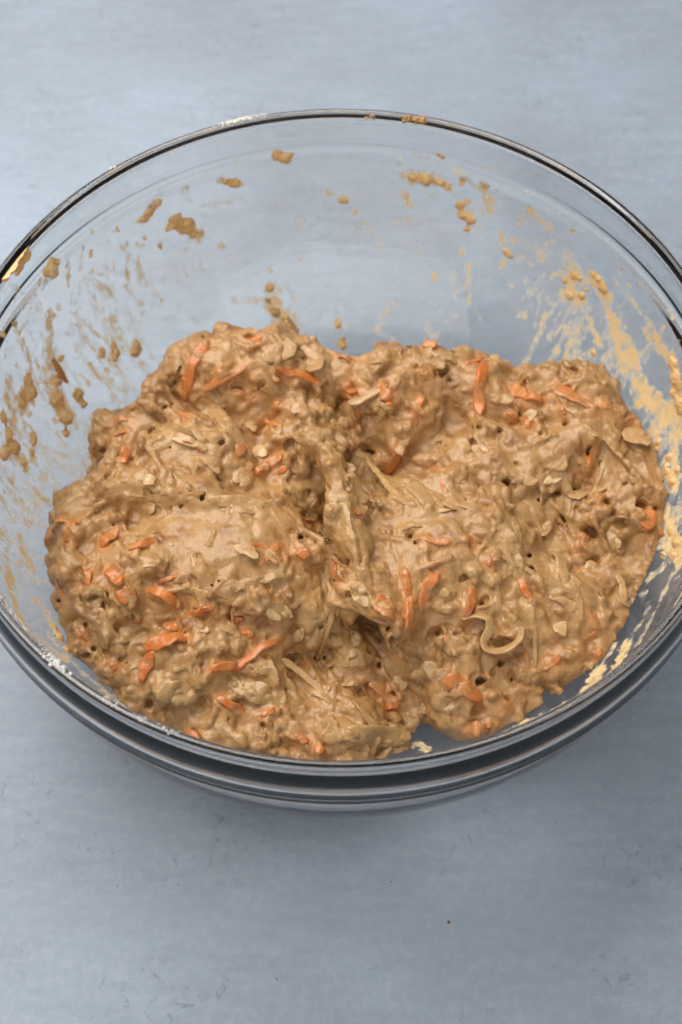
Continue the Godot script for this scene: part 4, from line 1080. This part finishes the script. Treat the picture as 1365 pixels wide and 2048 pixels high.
func crumbs() -> void:
	var m := StandardMaterial3D.new()
	m.resource_name = "crumb"
	m.vertex_color_use_as_albedo = true
	m.roughness = 0.8
	var rng := RandomNumberGenerator.new()
	rng.seed = 14
	for q: Array in crumb_spots:
		var s := Shape.new()
		var turn := rng.randf() * TAU
		for j in 6:
			for i in 8:
				var la := PI * j / 5.0
				var lo := TAU * i / 8.0
				var d := Vector3(sin(la) * cos(lo) * q[3], cos(la) * 0.35 * q[2] + 0.25 * q[2], sin(la) * sin(lo) * q[2] * 0.5) * Vector3(0.5, 1, 1) * rng.randf_range(0.85, 1.15) * 0.52
				s.v.append(Vector3(q[0], 0.0, q[1]) + d.rotated(Vector3.UP, turn))
				s.c.append(Color(0.17, 0.075, 0.03) * rng.randf_range(0.7, 1.3))
		for j in 5:
			for i in 8:
				var a := j * 8 + i
				var b := j * 8 + (i + 1) % 8
				s.i.append_array(PackedInt32Array([a, b, b + 8, a, b + 8, a + 8]))
		tag(put("crumb", outward(s), m), q[4], "crumb", "brown crumbs on the table in front of the bowl")

var crumb_spots := [   # x, z, length, slimness, which
	[37.6, 145.0, 2.2, 2.0, "largest brown crumb on the table, right of centre near the bottom of the photo"],
	[-79.0, 132.2, 1.0, 1.2, "lower of the two brown specks on the table left of the faint scratches"],
	[-80.0, 129.4, 0.7, 1.0, "upper of the two brown specks on the table left of the faint scratches"],
	[-57.6, 131.9, 0.9, 1.2, "dark crumb on the table below the front left of the bowl"],
	[-22.0, 164.2, 1.0, 1.6, "brown crumb closest to the bottom edge of the photo"],
	[17.8, 130.8, 0.9, 1.5, "dark sliver on the table just in front of the middle of the bowl"],
	[77.7, 109.1, 0.8, 1.0, "small brown speck on the table right beside the bowl's front"],
	[106.3, 120.0, 0.8, 1.0, "orange-brown speck on the table nearest the right edge of the photo"],
]
func smin(a: float, b: float, k: float) -> float:
	var h := maxf(k - absf(a - b), 0.0) / k
	return minf(a, b) - h * h * k * 0.25

func capsule(p: Vector3, a: Vector3, b: Vector3, ra: float, rb: float) -> float:
	var ab := b - a
	var t := clampf((p - a).dot(ab) / maxf(ab.length_squared(), 1e-6), 0.0, 1.0)
	return p.distance_to(a + ab * t) - lerpf(ra, rb, t)

func vec(a: Array) -> Vector3:
	return Vector3(a[0], a[1], a[2])

func macro(p: Vector3) -> float:
	var d := 60.0
	for l: Array in lumps:
		var q := p - Vector3(l[0], l[1], l[2])
		var r := Vector3(l[3], l[4], l[5])
		if absf(q.x) > r.x + 30.0 or absf(q.z) > r.z + 30.0:
			continue
		var k0 := (q / r).length()
		var k1 := (q / (r * r)).length()
		d = smin(d, k0 * (k0 - 1.0) / maxf(k1, 1e-5), 9.0)
	for f: Array in ridges:
		var n := f.size() - 2
		for k in n - 1:
			d = smin(d, capsule(p, vec(f[k]), vec(f[k + 1]), f[n], f[n]), f[n + 1])
	for f: Array in creases:
		var n := f.size() - 2
		for k in n - 1:
			d = -smin(-d, capsule(p, vec(f[k]) , vec(f[k + 1]), f[n], f[n]), f[n + 1])
	return d

func macro_slab(z: int) -> void:
	var out := PackedFloat32Array()
	out.resize(CX * CY)
	for y in CY:
		for x in CX:
			out[x + CX * y] = macro(ORG + Vector3(x, y, z) * STEP)
	slabs[z] = out

func coarse_at(p: Vector3) -> float:
	var g := (p - ORG) / STEP
	var x := clampi(int(g.x), 0, CX - 2)
	var y := clampi(int(g.y), 0, CY - 2)
	var z := clampi(int(g.z), 0, CZ - 2)
	var u := clampf(g.x - x, 0, 1)
	var v := clampf(g.y - y, 0, 1)
	var w := clampf(g.z - z, 0, 1)
	var o := x + CX * (y + CY * z)
	var a := lerpf(lerpf(coarse[o], coarse[o + 1], u), lerpf(coarse[o + CX], coarse[o + CX + 1], u), v)
	o += CX * CY
	var b := lerpf(lerpf(coarse[o], coarse[o + 1], u), lerpf(coarse[o + CX], coarse[o + CX + 1], u), v)
	return lerpf(a, b, w)

func calm(p: Vector3) -> float:   # where a spoon has smeared the batter flat: less rough
	var a := Vector2((p.x + 40.0) / 30.0, (p.z - 20.0) / 20.0).length_squared()
	var b := Vector2((p.x - 30.0) / 16.0, (p.z - 26.0) / 22.0).length_squared()
	return 0.38 + 0.62 * clampf((minf(a, b) - 0.35) * 0.8, 0.0, 1.0)

func rough(p: Vector3) -> float:
	var q := Vector3(p.x * 0.80 - p.z * 0.42, p.y * 0.9, (p.x * 0.46 + p.z * 0.88) * 0.72)
	var s := calm(p)
	var a := n_big.get_noise_3dv(q)
	var b := n_lobe.get_noise_3dv(p)
	var f := n_fold.get_noise_3dv(q)
	var c := n_small.get_noise_3dv(p)
	var patch := smoothstep(-0.25, 0.35, n_tint.get_noise_3dv(p * 0.5) + 0.4 * a)
	var e := n_shag.get_noise_3dv(q * Vector3(1.0, 1.0, 0.5))
	var torn := smoothstep(0.42, 0.78, n_torn.get_noise_3dv(p)) * (0.4 + 0.6 * patch)
	return s * (3.4 * a - 2.5 * b + 1.5 * maxf(f, -0.2)) + s * (0.25 + 0.75 * patch) * 1.5 * smoothstep(0.2, 0.95, e) - (0.3 + 0.7 * s * patch) * 0.5 * c - 3.4 * s * torn

func fine_slab(bz: int) -> void:
	var ids := PackedInt32Array()
	var val := PackedFloat32Array()
	for by in CY - 1:
		for bx in CX - 1:
			var o := bx + CX * (by + CY * bz)
			var cs := [coarse[o], coarse[o + 1], coarse[o + CX], coarse[o + CX + 1], coarse[o + CX * CY], coarse[o + CX * CY + 1], coarse[o + CX * CY + CX], coarse[o + CX * CY + CX + 1]]
			var lo: float = cs.min()
			var hi: float = cs.max()
			var id := bx + (CX - 1) * (by + (CY - 1) * bz)
			var near: Array = in_block.get(id, [])
			if (lo > 6.5 or hi < -8.0) and near.is_empty():
				continue
			var base := ORG + Vector3(bx, by, bz) * STEP
			var rad := Vector2(base.x, base.z).length()
			if rad > 134.0:
				continue
			ids.append(id)
			for k in NB:
				var w := k / float(NB)
				var e0 := lerpf(cs[0], cs[4], w)
				var e1 := lerpf(cs[1], cs[5], w)
				var e2 := lerpf(cs[2], cs[6], w)
				var e3 := lerpf(cs[3], cs[7], w)
				for j in NB:
					var v := j / float(NB)
					var f0 := lerpf(e0, e2, v)
					var f1 := lerpf(e1, e3, v)
					for i in NB:
						var p := base + Vector3(i, j, k) * fine
						var d := lerpf(f0, f1, i / float(NB)) - rough(p)
						var ragged := 0.0 if near.is_empty() else 0.9 * n_small.get_noise_3dv(p * 1.25)
						for pc: Array in near:
							var c := capsule(p, pc[0], pc[1], pc[2], pc[3])
							d = smin(d, c + ragged * minf(1.0, pc[2] * 0.6), pc[4]) if pc[5] else -smin(-d, c + ragged * minf(2.2, pc[2] * 1.1), pc[4])
						d = maxf(d, Vector2(p.x, p.z).length() - wall_at[by * NB + j])
						val.append(d)
	slabs[bz] = [ids, val]

var wall_at := PackedFloat32Array()

func run(job: Callable, n: int) -> void:
	slabs = []
	slabs.resize(n)
	var id := WorkerThreadPool.add_group_task(job, n)
	WorkerThreadPool.wait_for_group_task_completion(id)

func top_of(x: float, z: float) -> float:   # height of the finished surface
	var i := clampi(roundi((x - ORG.x) / fine), 0, nx - 1)
	var k := clampi(roundi((z - ORG.z) / fine), 0, nz - 1)
	for j in range(ny - 2, 0, -1):
		var d := dense[i + nx * (j + ny * k)]
		if d < 0.0:
			var up := dense[i + nx * (j + 1 + ny * k)]
			var t := 0.0 if up > 1e8 else d / (d - up)
			return ORG.y + (j + t) * fine
	return 0.0

func batter() -> void:
	n_big = noise(FastNoiseLite.TYPE_SIMPLEX_SMOOTH, 24.0, 2, 21)
	n_torn = noise(FastNoiseLite.TYPE_SIMPLEX_SMOOTH, 9.5, 1, 28)
	n_shag = noise(FastNoiseLite.TYPE_SIMPLEX_SMOOTH, 12.0, 2, 27, FastNoiseLite.FRACTAL_RIDGED)
	n_lobe = noise(FastNoiseLite.TYPE_SIMPLEX_SMOOTH, 22.0, 2, 22, FastNoiseLite.FRACTAL_RIDGED)
	n_lobe.fractal_gain = 0.45
	n_fold = noise(FastNoiseLite.TYPE_SIMPLEX_SMOOTH, 34.0, 1, 26, FastNoiseLite.FRACTAL_RIDGED)
	n_small = noise(FastNoiseLite.TYPE_SIMPLEX_SMOOTH, 10.0, 2, 23, FastNoiseLite.FRACTAL_RIDGED)
	n_tint = noise(FastNoiseLite.TYPE_SIMPLEX_SMOOTH, 13.0, 3, 24)
	var t0 := Time.get_ticks_msec()
	run(macro_slab, CZ)
	for z in CZ:
		coarse.append_array(slabs[z])
	var t1 := Time.get_ticks_msec()
	for j in ny:
		wall_at.append(in_r(ORG.y + j * fine) - 0.35)
	place_features()
	stain_batter()
	run(fine_slab, CZ - 1)
	var t2 := Time.get_ticks_msec()
	dense.resize(nx * ny * nz)
	dense.fill(FAR)
	var blocks := PackedInt32Array()
	for bz in CZ - 1:
		var ids: PackedInt32Array = slabs[bz][0]
		var val: PackedFloat32Array = slabs[bz][1]
		var at := 0
		for id in ids:
			var bx := id % (CX - 1)
			var by := (id / (CX - 1)) % (CY - 1)
			for k in NB:
				for j in NB:
					var o := bx * NB + nx * (by * NB + j + ny * (bz * NB + k))
					for i in NB:
						dense[o + i] = val[at]
						at += 1
		blocks.append_array(ids)
	slabs = []
	var t3 := Time.get_ticks_msec()
	var s := nets(blocks)
	var t4 := Time.get_ticks_msec()
	print("macro %d fine %d merge %d nets %d blocks %d tris %d" % [t1 - t0, t2 - t1, t3 - t2, t4 - t3, blocks.size(), s.i.size() / 3])
	var b := thing("batter", "lumpy tan carrot and oat batter heaped inside the glass bowl", "batter")
	batter_look = batter_material()
	put("mass", s.done(), batter_look, b)
	inclusions(b)

func stain_batter() -> void:   # colour that shreds give to the batter round them
	stain.resize(125 * 116 * 2)
	for pale in 2:
		for f: Array in (apple_spots if pale else carrot_spots):
			var a := Vector2(f[0], f[1])
			var b := Vector2(f[2], f[3])
			var r: float = f[4] * 0.5 + 2.5
			for z in range(maxi(int((minf(a.y, b.y) - r + 108) / 2), 0), mini(int((maxf(a.y, b.y) + r + 108) / 2) + 1, 115)):
				for x in range(maxi(int((minf(a.x, b.x) - r + 124) / 2), 0), mini(int((maxf(a.x, b.x) + r + 124) / 2) + 1, 124)):
					var q := Vector2(x * 2 - 124, z * 2 - 108)
					var t := clampf((q - a).dot(b - a) / maxf(a.distance_squared_to(b), 0.01), 0, 1)
					var o := (x + 125 * z) * 2 + pale
					stain[o] = maxf(stain[o], clampf(1.3 - q.distance_to(a.lerp(b, t)) / r, 0, 1))

func stain_at(p: Vector3, pale: int) -> float:
	var x := clampf((p.x + 124) / 2, 0, 123.9)
	var z := clampf((p.z + 108) / 2, 0, 114.9)
	var o := (int(x) + 125 * int(z)) * 2 + pale
	var u := x - int(x)
	return lerpf(lerpf(stain[o], stain[o + 2], u), lerpf(stain[o + 250], stain[o + 252], u), z - int(z))

func batter_tint(p: Vector3) -> Color:
	var t := n_tint.get_noise_3dv(p)
	var c := Color(0.49, 0.268, 0.100)
	c = c.lerp(Color(0.57, 0.34, 0.148), smoothstep(0.05, 0.5, t))
	c = c.lerp(Color(0.37, 0.178, 0.064), smoothstep(-0.1, -0.6, t))
	if stain.size():
		c = c.lerp(Color(0.64, 0.265, 0.082), stain_at(p, 0) * clampf(0.45 + 1.1 * t, 0.0, 0.75))
		c = c.lerp(Color(0.60, 0.365, 0.15), stain_at(p, 1) * 0.6)
	return c

func nets(blocks: PackedInt32Array) -> Shape:
	var s := Shape.new()
	var at := PackedInt32Array()
	at.resize(nx * ny * nz)
	at.fill(-1)
	var cells := PackedInt32Array()
	var sx := 1
	var sy := nx
	var sz := nx * ny
	for id in blocks:
		var bx := id % (CX - 1)
		var by := (id / (CX - 1)) % (CY - 1)
		var bz := id / ((CX - 1) * (CY - 1))
		for k in NB:
			for j in NB:
				for i in NB:
					var o := bx * NB + i + sy * (by * NB + j) + sz * (bz * NB + k)
					var a := dense[o]
					var b := dense[o + 1]
					var c := dense[o + sy]
					var d := dense[o + sy + 1]
					var e := dense[o + sz]
					var f := dense[o + sz + 1]
					var g := dense[o + sz + sy]
					var h := dense[o + sz + sy + 1]
					var neg := int(a < 0) + int(b < 0) + int(c < 0) + int(d < 0) + int(e < 0) + int(f < 0) + int(g < 0) + int(h < 0)
					if neg == 0 or neg == 8:
						continue
					if b > 1e8 or c > 1e8 or d > 1e8 or e > 1e8 or f > 1e8 or g > 1e8 or h > 1e8:
						continue
					var sum := Vector3.ZERO
					var n := 0
					if (a < 0) != (b < 0): sum += Vector3(a / (a - b), 0, 0); n += 1
					if (c < 0) != (d < 0): sum += Vector3(c / (c - d), 1, 0); n += 1
					if (e < 0) != (f < 0): sum += Vector3(e / (e - f), 0, 1); n += 1
					if (g < 0) != (h < 0): sum += Vector3(g / (g - h), 1, 1); n += 1
					if (a < 0) != (c < 0): sum += Vector3(0, a / (a - c), 0); n += 1
					if (b < 0) != (d < 0): sum += Vector3(1, b / (b - d), 0); n += 1
					if (e < 0) != (g < 0): sum += Vector3(0, e / (e - g), 1); n += 1
					if (f < 0) != (h < 0): sum += Vector3(1, f / (f - h), 1); n += 1
					if (a < 0) != (e < 0): sum += Vector3(0, 0, a / (a - e)); n += 1
					if (b < 0) != (f < 0): sum += Vector3(1, 0, b / (b - f)); n += 1
					if (c < 0) != (g < 0): sum += Vector3(0, 1, c / (c - g)); n += 1
					if (d < 0) != (h < 0): sum += Vector3(1, 1, d / (d - h)); n += 1
					var p := ORG + (Vector3(bx * NB + i, by * NB + j, bz * NB + k) + sum / n) * fine
					at[o] = s.v.size()
					cells.append(o)
					s.v.append(p)
					s.n.append(Vector3(b + d + f + h - a - c - e - g, c + d + g + h - a - b - e - f, e + f + g + h - a - b - c - d).normalized())
					s.c.append(batter_tint(p))
	for o in cells:
		var a := dense[o] < 0
		if a != (dense[o + sx] < 0):
			face(s, at[o], at[o - sy], at[o - sy - sz], at[o - sz], a)
		if a != (dense[o + sy] < 0):
			face(s, at[o], at[o - sz], at[o - sz - sx], at[o - sx], a)
		if a != (dense[o + sz] < 0):
			face(s, at[o], at[o - sx], at[o - sx - sy], at[o - sy], a)
	return s

func face(s: Shape, a: int, b: int, c: int, d: int, out: bool) -> void:
	if mini(mini(a, b), mini(c, d)) < 0:
		return
	s.i.append_array(PackedInt32Array([a, c, b, a, d, c]) if out else PackedInt32Array([a, b, c, a, c, d]))

func batter_material() -> StandardMaterial3D:
	var side := 1024
	var speck := Image.create_empty(side, side, false, Image.FORMAT_RGB8)
	var soft := noise(FastNoiseLite.TYPE_SIMPLEX_SMOOTH, 46.0, 4, 31).get_seamless_image(side, side).get_data()
	var buf := PackedByteArray()
	buf.resize(side * side * 3)
	for k in side * side:
		var t := 1.0 + 0.14 * (soft[k] / 255.0 - 0.5)
		buf[k * 3] = int(clampf(242.0 * t, 0, 255))
		buf[k * 3 + 1] = int(clampf(240.0 * t, 0, 255))
		buf[k * 3 + 2] = int(clampf(236.0 * t, 0, 255))
	var rng := RandomNumberGenerator.new()
	rng.seed = 5
	for q in 900:   # ground cinnamon
		var cx := rng.randi_range(0, side - 1)
		var cy := rng.randi_range(0, side - 1)
		var r := rng.randf_range(1.0, 3.2) * (1.5 if q % 29 == 0 else 1.0)
		var dark := rng.randf_range(0.35, 0.8)
		for y in range(-5, 6):
			for x in range(-5, 6):
				var w := smoothstep(r + 0.8, r - 0.6, Vector2(x, y * 1.3).length())
				if w > 0.0:
					var o := (posmod(cx + x, side) + side * posmod(cy + y, side)) * 3
					buf[o] = int(lerpf(buf[o], buf[o] * (1.0 - dark * 0.75), w))
					buf[o + 1] = int(lerpf(buf[o + 1], buf[o + 1] * (1.0 - dark * 0.9), w))
					buf[o + 2] = int(lerpf(buf[o + 2], buf[o + 2] * (1.0 - dark), w))
	speck = Image.create_from_data(side, side, false, Image.FORMAT_RGB8, buf)
	var m := StandardMaterial3D.new()
	m.resource_name = "batter"
	m.vertex_color_use_as_albedo = true
	m.albedo_texture = ImageTexture.create_from_image(speck)
	m.uv1_triplanar = true
	m.uv1_world_triplanar = true
	m.uv1_scale = Vector3.ONE / 0.055
	m.roughness = 0.42
	m.metallic_specular = 0.45
	m.heightmap_enabled = true
	m.heightmap_scale = 0.02
	m.heightmap_texture = ImageTexture.create_from_image(noise(FastNoiseLite.TYPE_SIMPLEX_SMOOTH, 26.0, 4, 33).get_seamless_image(side, side))
	m.clearcoat_enabled = true
	m.clearcoat = 0.35
	m.clearcoat_roughness = 0.22
	return m
